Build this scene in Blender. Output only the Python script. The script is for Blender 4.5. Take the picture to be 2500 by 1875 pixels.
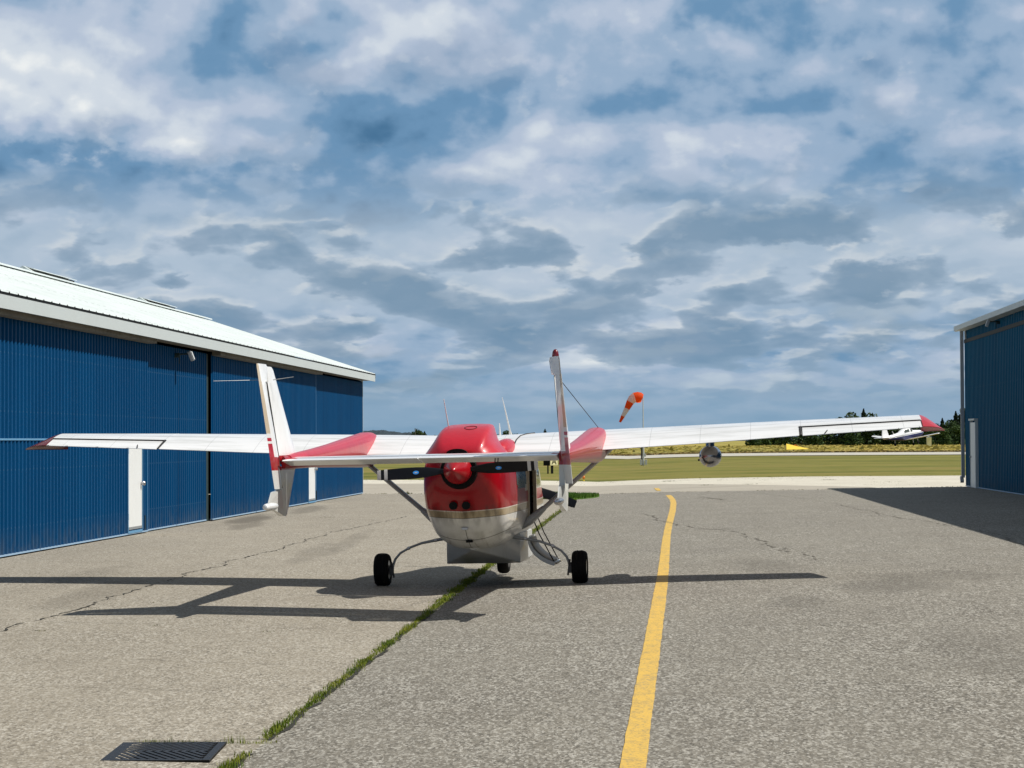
import bpy, bmesh, math, random
import numpy as np
from mathutils import Vector, Matrix, Euler
random.seed(7); np.random.seed(7)
for o in list(bpy.data.objects): bpy.data.objects.remove(o)
SC = bpy.context.scene
COL = SC.collection
PI = math.pi
rad = math.radians

# ------------------------------------------------------------------ camera
F_PX = 5430.0; HOR = 1075.5; ROLL = 0.005; CAMH = 1.83
cam_d = bpy.data.cameras.new("camera"); cam = bpy.data.objects.new("camera", cam_d); COL.objects.link(cam)
cam_d.sensor_fit = 'HORIZONTAL'; cam_d.sensor_width = 36.0; cam_d.lens = 36.0 * F_PX / 2500.0
cam_d.clip_start = 0.1; cam_d.clip_end = 30000
PIT = math.atan((HOR - 937.5) / F_PX)
cam.location = (0, 0, CAMH)
cam.matrix_world = Matrix.Translation((0, 0, CAMH)) @ Matrix.Rotation(PI / 2 + PIT, 4, 'X') @ Matrix.Rotation(-ROLL, 4, 'Z')
SC.camera = cam

# ------------------------------------------------------------------ render look
SC.view_settings.view_transform = 'Standard'; SC.view_settings.look = 'None'
SC.view_settings.gamma = 1.0; SC.view_settings.exposure = 0.0
SC.view_settings.use_curve_mapping = False
try:
    SC.cycles.max_bounces = 6; SC.cycles.use_denoising = True
except Exception: pass

# ------------------------------------------------------------------ sun
SUNX, SUNY = 0.79, -0.05           # direction towards the sun per metre of height (x right, y away)
sun_vec = Vector((SUNX, SUNY, 1)).normalized()
sl = bpy.data.lights.new("sun", 'SUN'); sl.energy = 4.9; sl.angle = rad(0.55); sl.color = (1.0, 0.955, 0.88)
so = bpy.data.objects.new("sun", sl); COL.objects.link(so)
so.rotation_euler = sun_vec.to_track_quat('Z', 'Y').to_euler()
SUN_EL = math.asin(sun_vec.z); SUN_AZ = math.atan2(sun_vec.x, sun_vec.y)

# ------------------------------------------------------------------ node helper
class NT:
    def __init__(s, tree): s.t = tree; s.n = tree.nodes; s.l = tree.links
    def new(s, typ, **kw):
        nd = s.n.new(typ)
        for k, v in kw.items(): setattr(nd, k, v)
        return nd
    def put(s, sock, v):
        if isinstance(v, bpy.types.NodeSocket): s.l.new(v, sock)
        elif v is not None:
            try: sock.default_value = v
            except Exception:
                sock.default_value = (v[0], v[1], v[2], 1.0) if hasattr(v, '__len__') else v
    def math(s, op, a, b=None, c=None, clamp=False):
        m = s.new('ShaderNodeMath', operation=op); m.use_clamp = clamp
        s.put(m.inputs[0], a)
        if b is not None: s.put(m.inputs[1], b)
        if c is not None: s.put(m.inputs[2], c)
        return m.outputs[0]
    def sep(s, v):
        m = s.new('ShaderNodeSeparateXYZ'); s.put(m.inputs[0], v); return m.outputs
    def comb(s, x=0, y=0, z=0):
        m = s.new('ShaderNodeCombineXYZ'); s.put(m.inputs[0], x); s.put(m.inputs[1], y); s.put(m.inputs[2], z); return m.outputs[0]
    def vscale(s, v, sc):
        m = s.new('ShaderNodeVectorMath', operation='MULTIPLY'); s.put(m.inputs[0], v); s.put(m.inputs[1], sc); return m.outputs[0]
    def noise(s, v, scale, detail=4, rough=.5, dist=0.0, dims='3D', lac=2.0):
        m = s.new('ShaderNodeTexNoise', noise_dimensions=dims)
        s.put(m.inputs['Vector'], v); m.inputs['Scale'].default_value = scale
        m.inputs['Detail'].default_value = detail; m.inputs['Roughness'].default_value = rough
        m.inputs['Distortion'].default_value = dist; m.inputs['Lacunarity'].default_value = lac
        return m.outputs[0]
    def voro(s, v, scale, feat='F1', out=0):
        m = s.new('ShaderNodeTexVoronoi', feature=feat); s.put(m.inputs['Vector'], v); m.inputs['Scale'].default_value = scale
        return m.outputs[out]
    def mapr(s, v, a, b, c=0.0, d=1.0, smooth=True):
        m = s.new('ShaderNodeMapRange'); m.interpolation_type = 'SMOOTHSTEP' if smooth else 'LINEAR'
        s.put(m.inputs[0], v); m.inputs[1].default_value = a; m.inputs[2].default_value = b
        s.put(m.inputs[3], c); s.put(m.inputs[4], d); return m.outputs[0]
    def mix(s, f, a, b, mode='MIX'):
        m = s.new('ShaderNodeMix', data_type='RGBA', blend_type=mode); s.put(m.inputs[0], f)
        for k, v in ((6, a), (7, b)):
            if isinstance(v, bpy.types.NodeSocket): s.l.new(v, m.inputs[k])
            else: m.inputs[k].default_value = (v[0], v[1], v[2], 1)
        return m.outputs[2]
    def bump(s, h, strength, dist=0.01):
        m = s.new('ShaderNodeBump'); s.put(m.inputs['Height'], h); m.inputs['Strength'].default_value = strength
        m.inputs['Distance'].default_value = dist; return m.outputs[0]

def lin(r, g, b):
    f = lambda c: (c / 255 / 12.92) if c / 255 <= .04045 else ((c / 255 + .055) / 1.055) ** 2.4
    return (f(r), f(g), f(b))

# ------------------------------------------------------------------ sky: Nishita blue behind broken cloud
W = bpy.data.worlds.new("World"); SC.world = W; W.use_nodes = True
T = NT(W.node_tree); T.n.clear()
def puffs(co, detail=3.0, rough=.5):
    m = T.new('ShaderNodeTexVoronoi', feature='SMOOTH_F1', voronoi_dimensions='2D'); T.put(m.inputs['Vector'], co); m.inputs['Scale'].default_value = 1.0
    m.inputs['Smoothness'].default_value = .55; m.inputs['Detail'].default_value = detail; m.inputs['Roughness'].default_value = rough
    m.normalize = True
    return T.math('SUBTRACT', 1.0, m.outputs[0])
out = T.new('ShaderNodeOutputWorld'); bg = T.new('ShaderNodeBackground'); T.l.new(bg.outputs[0], out.inputs[0])
bg.inputs[1].default_value = 0.10
sky = T.new('ShaderNodeTexSky', sky_type='NISHITA'); sky.sun_disc = False
sky.sun_elevation = SUN_EL; sky.sun_rotation = SUN_AZ; sky.air_density = 1.0; sky.dust_density = 1.5
tc = T.new('ShaderNodeTexCoord'); D = T.sep(tc.outputs['Generated'])
hyp = T.math('SQRT', T.math('ADD', T.math('MULTIPLY', D[0], D[0]), T.math('MULTIPLY', D[1], D[1])))
U = T.math('ARCTAN2', D[0], D[1])                       # azimuth
V = T.math('MAXIMUM', T.math('DIVIDE', D[2], T.math('MAXIMUM', hyp, .02)), 0.0)   # tangent of elevation
VC = T.math('ADD', V, .022)
A = T.math('DIVIDE', U, VC); B = T.math('LOGARITHM', VC, math.e)
BV = T.math('LOGARITHM', T.math('ADD', V, .08), math.e)
def soft_co(a, b, seed, da=0.0, db=0.0): return T.comb(T.math('MULTIPLY_ADD', U, a, da + seed * 3.1), T.math('MULTIPLY_ADD', BV, b, db + seed * 1.7), 0.0)
def cloud_co(a, b, db=0.0, seed=0.0, da=0.0):
    return T.comb(T.math('MULTIPLY_ADD', A, a, da * a), T.math('MULTIPLY_ADD', B, b, db * b), seed)
def cum(a, b, seed, da=0.0, db=0.0, k=.42, det=7):
    co = soft_co(a, b, seed, da, db)
    wv = T.new('ShaderNodeTexNoise', noise_dimensions='2D'); T.put(wv.inputs['Vector'], co); wv.inputs['Scale'].default_value = 1.6; wv.inputs['Detail'].default_value = 4
    off = T.new('ShaderNodeVectorMath', operation='MULTIPLY_ADD'); T.put(off.inputs[0], wv.outputs['Color']); off.inputs[1].default_value = (.55, .45, 0); T.put(off.inputs[2], co)
    return T.math('ADD', T.noise(co, 1.0, det, .48, dims='2D'), T.math('MULTIPLY', T.math('SUBTRACT', puffs(T.vscale(off.outputs[0], (1.7, 1.7, 1.7)), 2.0, .5), .62), k))
big = cum(8.5, 2.8, 3.3)
big_up = cum(8.5, 2.8, 3.3, .03, -.10)
mid = T.noise(soft_co(20, 6.5, 9.1), 1.0, 6, .46, .0, dims='2D')
sm = cum(17, 6.6, 5.2, k=.50)
sm_dn = cum(17, 6.6, 5.2, .05, -.17, k=.50)
fine = T.noise(soft_co(75, 24, 1.0), 1.0, 5, .55, .0, dims='2D')
W.cycles.sampling_method = 'MANUAL'; W.cycles.sample_map_resolution = 256
def blob(px, py, rx, ry, amp):
    u0 = (px - 1250) / F_PX; v0 = (HOR - py) / F_PX
    a = T.math('MULTIPLY', T.math('SUBTRACT', U, u0), F_PX / rx)
    b = T.math('MULTIPLY', T.math('SUBTRACT', V, v0), F_PX / ry)
    r = T.math('ADD', T.math('MULTIPLY', a, a), T.math('MULTIPLY', b, b))
    return T.math('MULTIPLY', T.math('EXPONENT', T.math('MULTIPLY', r, -1.0)), amp)
def blobs(base, lst):
    for q in lst: base = T.math('ADD', base, blob(*q))
    return base
warpU = T.math('MULTIPLY', T.math('SUBTRACT', mid, .5), .035); 
U0, V0 = U, V
U = T.math('ADD', U, warpU); V = T.math('ADD', V, T.math('MULTIPLY', T.math('SUBTRACT', fine, .5), .012))
# brightness of the high layer: + bright, - dark
lum = T.math('ADD', T.math('MULTIPLY', T.math('SUBTRACT', big, .5), .92), T.math('MULTIPLY', T.math('SUBTRACT', mid, .5), .60))
lum = blobs(lum, [(250, 230, 330, 110, .32), (560, 350, 230, 90, .30), (380, 140, 240, 90, -.22), (80, 390, 300, 60, -.30), (330, 430, 330, 60, -.30),
                  (20, 100, 70, 60, .25), (860, 300, 130, 90, -.18), (820, 510, 150, 60, -.22), (1250, 150, 300, 80, .10), (1640, 80, 130, 90, -.22),
                  (1750, 240, 260, 70, -.20), (2330, 100, 150, 100, -.18), (1660, 350, 70, 40, .25), (1850, 310, 60, 40, .22), (1500, 490, 300, 30, -.20),
                  (2100, 370, 330, 60, -.16), (450, 530, 450, 50, -.10), (1300, 260, 300, 60, -.08), (2050, 60, 200, 60, .08), (1100, 60, 300, 60, .10), (1480, 20, 200, 40, .20), (1230, 400, 90, 40, .12)])
edge = T.math('MULTIPLY', T.math('SUBTRACT', big, big_up), 2.1)
lum = T.math('ADD', lum, edge)
lum = T.math('ADD', lum, T.math('MULTIPLY', T.math('SUBTRACT', fine, .5), .10))
def ramp(f, stops):
    r = T.new('ShaderNodeValToRGB'); T.put(r.inputs[0], f); cr = r.color_ramp; cr.interpolation = 'EASE'
    while len(cr.elements) < len(stops): cr.elements.new(.5)
    for e, (p, c) in zip(cr.elements, stops): e.position = p; e.color = (*[q * 10 for q in c], 1)
    return r.outputs[0]
f = T.math('MULTIPLY_ADD', lum, .62, .50)
C = ramp(f, [(.12, lin(74, 116, 152)), (.34, lin(108, 147, 182)), (.50, lin(152, 176, 202)), (.64, lin(180, 194, 214)), (.80, lin(208, 217, 227)), (.95, lin(238, 241, 241))])
# clear gaps show the Nishita blue
gap = T.math('MULTIPLY', T.mapr(mid, .50, .66), T.mapr(big, .56, .42))
C = T.mix(T.math('MULTIPLY', gap, .35), C, T.mix(1.0, sky.outputs[0], (.75, .8, .9), 'MULTIPLY'))
# low bright haze band and then the blue-grey horizon
band = T.math('MULTIPLY', T.mapr(V0, .125, .085), T.mapr(V0, .035, .07))
C = T.mix(T.math('MULTIPLY', band, .68), C, tuple(q * 10 for q in lin(184, 199, 213)))
# row cumulus with flat dark bases
reg = T.math('MULTIPLY', T.mapr(V0, .128, .095), T.mapr(V0, .008, .03))
q = blobs(sm, [(1270, 625, 170, 28, .25), (1580, 615, 60, 20, .22), (1920, 570, 170, 35, .30), (1050, 700, 200, 45, .16), (1490, 730, 150, 40, .16),
               (800, 800, 220, 45, .20), (1220, 830, 120, 45, .20), (1500, 830, 200, 60, .14), (1900, 760, 180, 50, .14), (2150, 690, 160, 50, .14),
               (430, 690, 60, 25, .22), (740, 700, 90, 30, .15), (500, 780, 80, 25, .18), (2420, 540, 150, 40, .20), (1850, 840, 250, 40, .12), (980, 850, 70, 40, -.3), (1560, 690, 300, 18, -.08), (2050, 630, 200, 25, -.16), (1500, 640, 80, 16, -.1), (1400,930,500,30,-.10)])
cov = T.math('MULTIPLY', T.mapr(q, .53, .63), reg)
depth = T.mapr(q, .54, .80)
rim = T.math('MULTIPLY', T.math('MULTIPLY', T.mapr(T.math('SUBTRACT', sm_dn, sm), .01, .10), T.mapr(q, .40, .56)), reg)
C = T.mix(T.math('MULTIPLY', rim, .55), C, tuple(q_ * 10 for q_ in lin(212, 218, 222)))
darkc = T.mix(depth, tuple(q_ * 10 for q_ in lin(142, 165, 187)), tuple(q_ * 10 for q_ in lin(106, 138, 165)))
C = T.mix(T.math('MULTIPLY', cov, .74), C, darkc)
wisp = T.math('MULTIPLY', T.math('MULTIPLY', T.mapr(fine, .58, .72), T.mapr(mid, .50, .62)), .22)
C = T.mix(wisp, C, tuple(q_ * 10 for q_ in lin(205, 213, 222)))
hz = T.mapr(V0, .050, .006)
C = T.mix(T.math('MULTIPLY', hz, .80), C, tuple(q_ * 10 for q_ in lin(132, 163, 188)))
# overhead (outside the picture) the deck is darkened and greyed to cut ambient light
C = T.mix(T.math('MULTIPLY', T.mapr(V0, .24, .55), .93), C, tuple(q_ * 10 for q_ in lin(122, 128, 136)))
U, V = U0, V0
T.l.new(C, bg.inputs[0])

# ------------------------------------------------------------------ object helpers
def tag(o, label=None, cat=None, group=None, kind=None):
    if label: o['label'] = label
    if cat: o['category'] = cat
    if group: o['group'] = group
    if kind: o['kind'] = kind
    return o
def empty(name, loc=(0, 0, 0), rz=0.0):
    o = bpy.data.objects.new(name, None); COL.objects.link(o); o.location = loc; o.rotation_euler = (0, 0, rz)
    o.empty_display_size = .2
    return o
class MB:
    def __init__(s): s.v = []; s.f = []; s.m = []; s.mi = 0
    def add(s, vs, fs):
        b = len(s.v); s.v += [tuple(v) for v in vs]; s.f += [[b + i for i in q] for q in fs]; s.m += [s.mi] * len(fs); return s
    def box(s, x0, x1, y0, y1, z0, z1):
        v = [(x0, y0, z0), (x1, y0, z0), (x1, y1, z0), (x0, y1, z0), (x0, y0, z1), (x1, y0, z1), (x1, y1, z1), (x0, y1, z1)]
        return s.add(v, [(0, 3, 2, 1), (4, 5, 6, 7), (0, 1, 5, 4), (1, 2, 6, 5), (2, 3, 7, 6), (3, 0, 4, 7)])
    def obox(s, c, ax, ay, az, hx, hy, hz):
        c, ax, ay, az = map(Vector, (c, ax, ay, az)); v = []
        for k in (-1, 1):
            for j in (-1, 1):
                for i in (-1, 1): v.append(c + ax * hx * i + ay * hy * j + az * hz * k)
        return s.add(v, [(0, 2, 3, 1), (4, 5, 7, 6), (0, 1, 5, 4), (1, 3, 7, 5), (3, 2, 6, 7), (2, 0, 4, 6)])
    def tube(s, pts, r, n=12, cap=True, flat=1.0):
        pts = [Vector(p) for p in pts]; rr = r if hasattr(r, '__len__') else [r] * len(pts)
        b = len(s.v); prev = None
        for i, p in enumerate(pts):
            t = (pts[min(i + 1, len(pts) - 1)] - pts[max(i - 1, 0)]).normalized()
            up = Vector((0, 0, 1)) if abs(t.z) < .95 else Vector((0, 1, 0))
            if prev is None: a = t.cross(up).normalized()
            else: a = (prev - t * prev.dot(t)).normalized()
            prev = a; c = t.cross(a).normalized()
            for k in range(n):
                th = 2 * PI * k / n; s.v.append(tuple(p + a * math.cos(th) * rr[i] + c * math.sin(th) * rr[i] * flat))
        for i in range(len(pts) - 1):
            for k in range(n):
                k2 = (k + 1) % n; s.f.append([b + i * n + k, b + i * n + k2, b + (i + 1) * n + k2, b + (i + 1) * n + k]); s.m.append(s.mi)
        if cap:
            s.f.append([b + k for k in range(n)][::-1]); s.m.append(s.mi); e = b + (len(pts) - 1) * n; s.f.append([e + k for k in range(n)]); s.m.append(s.mi)
        return s
    def rings(s, rings, closed=True, cap0=True, cap1=True):
        b = len(s.v); n = len(rings[0])
        for r in rings: s.v += [tuple(p) for p in r]
        for i in range(len(rings) - 1):
            for k in range(n if closed else n - 1):
                k2 = (k + 1) % n; s.f.append([b + i * n + k, b + i * n + k2, b + (i + 1) * n + k2, b + (i + 1) * n + k]); s.m.append(s.mi)
        if cap0: s.f.append([b + k for k in range(n)][::-1]); s.m.append(s.mi)
        if cap1: e = b + (len(rings) - 1) * n; s.f.append([e + k for k in range(n)]); s.m.append(s.mi)
        return s
    def lathe(s, prof, axis='Y', c=(0, 0, 0), n=32):
        rg = []
        for (t, r) in prof:
            ring = []
            for k in range(n):
                th = 2 * PI * k / n; a, d = r * math.cos(th), r * math.sin(th)
                if axis == 'Y': ring.append((c[0] + a, c[1] + t, c[2] + d))
                elif axis == 'X': ring.append((c[0] + t, c[1] + a, c[2] + d))
                else: ring.append((c[0] + a, c[1] + d, c[2] + t))
            rg.append(ring)
        return s.rings(rg)
    def prism(s, poly, x0, x1, axis='X'):
        n = len(poly)
        mk = {'X': lambda p, t: (t, p[0], p[1]), 'Y': lambda p, t: (p[0], t, p[1]), 'Z': lambda p, t: (p[0], p[1], t)}[axis]
        v = [mk(p, x0) for p in poly] + [mk(p, x1) for p in poly]
        fs = [list(range(n))[::-1], list(range(n, 2 * n))] + [[i, (i + 1) % n, n + (i + 1) % n, n + i] for i in range(n)]
        return s.add(v, fs)
    def build(s, name, mat, parent=None, smooth=None, bevel=None, fixn=True):
        me = bpy.data.meshes.new(name); me.from_pydata(s.v, [], s.f)
        mats = mat if isinstance(mat, (list, tuple)) else [mat]
        for m in mats: me.materials.append(m)
        if len(mats) > 1:
            for p, i in zip(me.polygons, s.m): p.material_index = i
        if fixn:
            bm = bmesh.new(); bm.from_mesh(me); bmesh.ops.recalc_face_normals(bm, faces=bm.faces); bm.to_mesh(me); bm.free()
        if smooth:
            for p in me.polygons: p.use_smooth = True
            if smooth is not True:
                try: me.set_sharp_from_angle(angle=rad(smooth))
                except Exception: pass
        me.update(); o = bpy.data.objects.new(name, me); COL.objects.link(o)
        if parent: o.parent = parent
        if bevel:
            b = o.modifiers.new('bevel', 'BEVEL'); b.width = bevel; b.segments = 2; b.limit_method = 'ANGLE'; b.angle_limit = rad(40)
        return o
def copy_tree(o, parent=None):
    c = o.copy(); COL.objects.link(c); c.parent = parent
    for ch in o.children: copy_tree(ch, c)
    return c

# ------------------------------------------------------------------ materials
def mat(name, col, rough=.5, metal=0.0, spec=.5, coat=0.0, noise=None, bump=None, coatr=.05):
    m = bpy.data.materials.new(name); m.use_nodes = True; t = NT(m.node_tree)
    p = t.n['Principled BSDF']; p.inputs['Roughness'].default_value = rough; p.inputs['Metallic'].default_value = metal
    p.inputs['Specular IOR Level'].default_value = spec; p.inputs['Coat Weight'].default_value = coat; p.inputs['Coat Roughness'].default_value = coatr
    tcn = t.new('ShaderNodeTexCoord'); co = tcn.outputs['Object']
    c = col
    if noise:
        sc, amt, dark = noise
        n = t.noise(co, sc, 6, .6); n2 = t.noise(co, sc * 7, 4, .6)
        f = t.math('MULTIPLY', t.mapr(t.math('MULTIPLY_ADD', n2, .35, t.math('MULTIPLY', n, .65)), .42, .68), amt)
        c = t.mix(f, col, dark)
    t.put(p.inputs['Base Color'], c)
    if bump:
        t.put(p.inputs['Normal'], t.bump(t.noise(co, bump[0], 5, .6), bump[1], bump[2]))
    m['t'] = 0
    return m
M = {}
WHITE = (.78, .79, .80); RED = (.34, .0015, .007)
M['white'] = mat('aircraft_white_paint', (.84, .85, .86), .28, coat=.5, noise=(2.2, .16, (.50, .49, .46)))
M['red'] = mat('aircraft_red_paint', RED, .35, spec=.3, coat=.3, noise=(3., .25, (.30, .006, .015)))
M['redtop'] = mat('red_paint_with_sky_sheen', (.52, .008, .025), .40, coat=.35, noise=(3., .35, (.36, .01, .03)), bump=(9, .25, .02))  # lighter red for upper parts: sky reflection put into the colour
M['maroon'] = mat('beacon_red_and_shaded_tip', (.14, .004, .012), .3, coat=.4)  # beacon red; on the left wing tip it is painted-in shade
M['black'] = mat('matt_black', (.004, .004, .004), .6, spec=.2)
M['blade'] = mat('propeller_black', (.004, .005, .008), .35, spec=.3)
M['bladewhite'] = mat('propeller_white_band', (.62, .62, .60), .45)
M['rubber'] = mat('tyre_rubber', (.006, .006, .006), .85, spec=.2, noise=(12, .4, (.014, .013, .012)))
M['metal'] = mat('grey_painted_metal', (.30, .32, .33), .4, metal=.3, noise=(8, .3, (.16, .15, .14)))
M['darkmetal'] = mat('sooty_metal', (.07, .07, .07), .5, metal=.5)
M['alu'] = mat('aluminium', (.55, .56, .57), .32, metal=.8)
M['chrome'] = mat('polished_metal', (.38, .38, .40), .22, metal=.9, noise=(3, .35, (.30, .30, .32)))
M['strut'] = mat('strut_grey', (.42, .43, .44), .4, coat=.2, noise=(4, .3, (.18, .17, .16)))
M['seam'] = mat('panel_gap', (.02, .02, .022), .7)
M['softseam'] = mat('panel_seam_grime', (.42, .42, .42), .6)
M['glass'] = mat('dark_cabin_glass', (.07, .085, .075), .12, spec=.6, coat=.3)
M['dark'] = mat('cabin_dark', (.012, .011, .010), .8)
M['beige'] = mat('cabin_trim', (.42, .36, .26), .5, noise=(5, .3, (.3, .25, .18)))
M['tan'] = mat('tan_stripe', (.50, .42, .30), .4)
M['podgrey'] = mat('belly_pod_paint', (.62, .64, .64), .3, coat=.3, noise=(2.5, .35, (.36, .36, .34)))
M['hwhite'] = mat('hangar_trim_white', (.50, .545, .54), .45, noise=(1.2, .35, (.46, .49, .48)))
M['door'] = mat('white_steel_door', (.74, .76, .76), .4, noise=(1.5, .2, (.6, .61, .6)))
M['soffit'] = mat('weathered_soffit', (.17, .155, .12), .7, noise=(.8, .9, (.08, .07, .05)))
M['bluetrim'] = mat('blue_trim', (.10, .27, .46), .45)
M['trimgrey'] = mat('pale_blue_flashing', (.28, .42, .58), .4)
M['pillar'] = mat('grey_downspout', (.34, .36, .38), .5)
M['darkgreen'] = mat('dark_weatherstrip', (.01, .03, .032), .7)
M['orange'] = mat('windsock_orange', (.90, .11, .005), .7)
M['sockwhite'] = mat('windsock_white', (.82, .80, .84), .7)
for nm_, c_ in (('orange', (.95, .13, .005)), ('sockwhite', (.92, .90, .93))):   # thin cloth lets the sun through
    t_ = NT(M[nm_].node_tree); p_ = t_.n['Principled BSDF']; o_n = [q for q in t_.n if q.type == 'OUTPUT_MATERIAL'][0]
    tr = t_.new('ShaderNodeBsdfTranslucent'); tr.inputs[0].default_value = (*c_, 1); mx = t_.new('ShaderNodeMixShader'); mx.inputs[0].default_value = .55
    t_.l.new(p_.outputs[0], mx.inputs[1]); t_.l.new(tr.outputs[0], mx.inputs[2]); t_.l.new(mx.outputs[0], o_n.inputs[0])
M['yellowpanel'] = mat('sign_yellow', (.78, .72, .42), .5)
M['yellow'] = mat('marker_yellow', (.80, .55, .02), .5)
M['orangelamp'] = mat('taxi_light_orange', (.75, .20, .02), .4)
M['box'] = mat('pale_junction_box', (.55, .58, .58), .5)
M['iron'] = mat('cast_iron', (.020, .022, .025), .45, metal=.5, noise=(14, .5, (.05, .04, .032)))
M['navy'] = mat('navy_paint', (.015, .02, .09), .3, coat=.4)
M['logo'] = mat('blue_decal', (.03, .30, .85), .3, coat=.3)
M['woodpole'] = mat('weathered_pole', (.09, .085, .08), .8)

def stripe_mat():
    m = bpy.data.materials.new('fuselage_paint'); m.use_nodes = True; t = NT(m.node_tree); p = t.n['Principled BSDF']
    co = t.new('ShaderNodeTexCoord').outputs['Object']; x, y, z = t.sep(co)
    zz = t.math('ADD', z, t.math('MULTIPLY', t.math('ABSOLUTE', x), -.06))
    # rises a little towards the cabin
    zz = t.math('SUBTRACT', zz, t.math('MULTIPLY', t.mapr(y, -1.8, .8, 0, 1, False), .035))
    g = t.noise(co, 2.5, 6, .6); g2 = t.noise(t.vscale(co, (6, 2, 1)), 3, 5, .6)
    white = t.mix(t.mapr(g, .40, .7), (.80, .80, .78), (.62, .62, .58))
    beige = t.mix(t.mapr(g2, .35, .7), (.50, .41, .27), (.36, .28, .17))
    red = t.mix(t.mapr(g, .4, .7), RED, (.26, .001, .006))
    c = t.mix(t.math('GREATER_THAN', zz, .868), white, (.02, .015, .01))
    c = t.mix(t.math('GREATER_THAN', zz, .873), c, beige)
    c = t.mix(t.math('GREATER_THAN', zz, .950), c, (.72, .66, .60))
    c = t.mix(t.math('GREATER_THAN', zz, .960), c, red)
    # forward cabin: red only as a band, cream above
    fwd = t.math('MULTIPLY', t.math('GREATER_THAN', y, .1), t.math('GREATER_THAN', zz, 1.10))
    c = t.mix(fwd, c, (.62, .60, .52))
    # oil streaks low at the back
    st = t.math('MULTIPLY', t.mapr(t.noise(t.vscale(co, (9, 1, 2.2)), 2, 5, .65), .52, .72), t.mapr(z, .80, .45))
    c = t.mix(t.math('MULTIPLY', st, .75), c, (.20, .17, .11))
    soot = t.math('MULTIPLY', t.mapr(t.noise(t.vscale(co, (7, 1, 1.2)), 1.4, 4, .6), .40, .62), t.math('MULTIPLY', t.mapr(z, .70, .95), t.math('MULTIPLY', t.mapr(z, 1.06, 1.0), t.mapr(y, -1.2, -1.5))))
    c = t.mix(t.math('MULTIPLY', soot, .5), c, (.03, .02, .015))
    t.put(p.inputs['Normal'], t.bump(t.noise(co, 2.6, 3, .5), .22, .03))
    # cowl seams
    s1 = t.math('LESS_THAN', t.math('ABSOLUTE', t.math('ADD', x, -.004)), .004)
    s1 = t.math('MULTIPLY', s1, t.math('MULTIPLY', t.math('LESS_THAN', z, .74), t.math('LESS_THAN', y, -.5)))
    zs = t.math('SUBTRACT', t.math('SUBTRACT', z, .60), t.math('MULTIPLY', t.math('MULTIPLY', x, x), .55))
    s2 = t.math('MULTIPLY', t.math('LESS_THAN', t.math('ABSOLUTE', zs), .0035), t.math('LESS_THAN', y, -.35))
    s3 = t.math('MULTIPLY', t.math('LESS_THAN', t.math('ABSOLUTE', t.math('ADD', y, .62)), .005), t.math('LESS_THAN', z, 1.9))
    s = t.math('MAXIMUM', t.math('MAXIMUM', s1, s2), s3)
    c = t.mix(t.math('MULTIPLY', s, .85), c, (.03, .025, .02))
    t.put(p.inputs['Base Color'], c); p.inputs['Roughness'].default_value = .28; p.inputs['Specular IOR Level'].default_value = .35; p.inputs['Coat Weight'].default_value = .35
    p.inputs['Coat Roughness'].default_value = .04
    return m
M['fuse'] = stripe_mat()

def wing_mat():
    m = bpy.data.materials.new('wing_white_paint'); m.use_nodes = True; t = NT(m.node_tree); p = t.n['Principled BSDF']
    co = t.new('ShaderNodeTexCoord').outputs['Object']; x, y, z = t.sep(co)
    g = t.noise(t.vscale(co, (.6, 4, 1)), 2.0, 6, .6)
    c = t.mix(t.mapr(g, .42, .72), (.90, .91, .92), (.70, .71, .70))
    for yy, w, a in ((.18, .007, .8), (.62, .006, .6), (-.12, .004, .35)):
        l = t.math('LESS_THAN', t.math('ABSOLUTE', t.math('SUBTRACT', y, yy)), w)
        c = t.mix(t.math('MULTIPLY', l, t.math('MULTIPLY', t.mapr(t.noise(co, 3, 3), .35, .6), a)), c, (.22, .22, .23))
    xm = t.math('ABSOLUTE', t.math('SUBTRACT', t.math('FRACT', t.math('MULTIPLY', x, 1 / .62)), .5))
    l = t.math('LESS_THAN', xm, .006)
    c = t.mix(t.math('MULTIPLY', l, .38), c, (.25, .25, .25))
    t.put(p.inputs['Base Color'], c); p.inputs['Roughness'].default_value = .30; p.inputs['Coat Weight'].default_value = .4
    return m
M['wing'] = wing_mat()

def rudder_mat():
    m = bpy.data.materials.new('rudder_paint'); m.use_nodes = True; t = NT(m.node_tree); p = t.n['Principled BSDF']
    co = t.new('ShaderNodeTexCoord').outputs['Object']; x, y, z = t.sep(co)
    te = t.math('MULTIPLY_ADD', t.math('SUBTRACT', z, 1.62), -.205, -5.12)
    edge = t.math('LESS_THAN', y, t.math('ADD', te, t.mapr(z, 1.6, 2.6, .12, .05, False)))
    c = t.mix(t.math('GREATER_THAN', z, 1.90), (.42, .02, .04), (.54, .45, .33))
    b = t.math('MULTIPLY', t.math('GREATER_THAN', z, 1.86), t.math('LESS_THAN', z, 1.905))
    c = t.mix(b, c, (.75, .75, .75))
    b = t.math('MULTIPLY', t.math('GREATER_THAN', z, 1.80), t.math('LESS_THAN', z, 1.825))
    c = t.mix(b, c, (.75, .75, .75))
    c = t.mix(edge, (.84, .85, .85), c)
    c = t.mix(t.math('LESS_THAN', z, 1.66), c, RED)
    c = t.mix(t.math('LESS_THAN', z, 1.52), c, (.62, .63, .62))
    g = t.mapr(t.noise(co, 5, 6, .65), .45, .7)
    c = t.mix(t.math('MULTIPLY', g, .15), c, (.3, .28, .25))
    t.put(p.inputs['Base Color'], c); p.inputs['Roughness'].default_value = .3; p.inputs['Coat Weight'].default_value = .5
    return m
M['rudder'] = rudder_mat()
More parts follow.
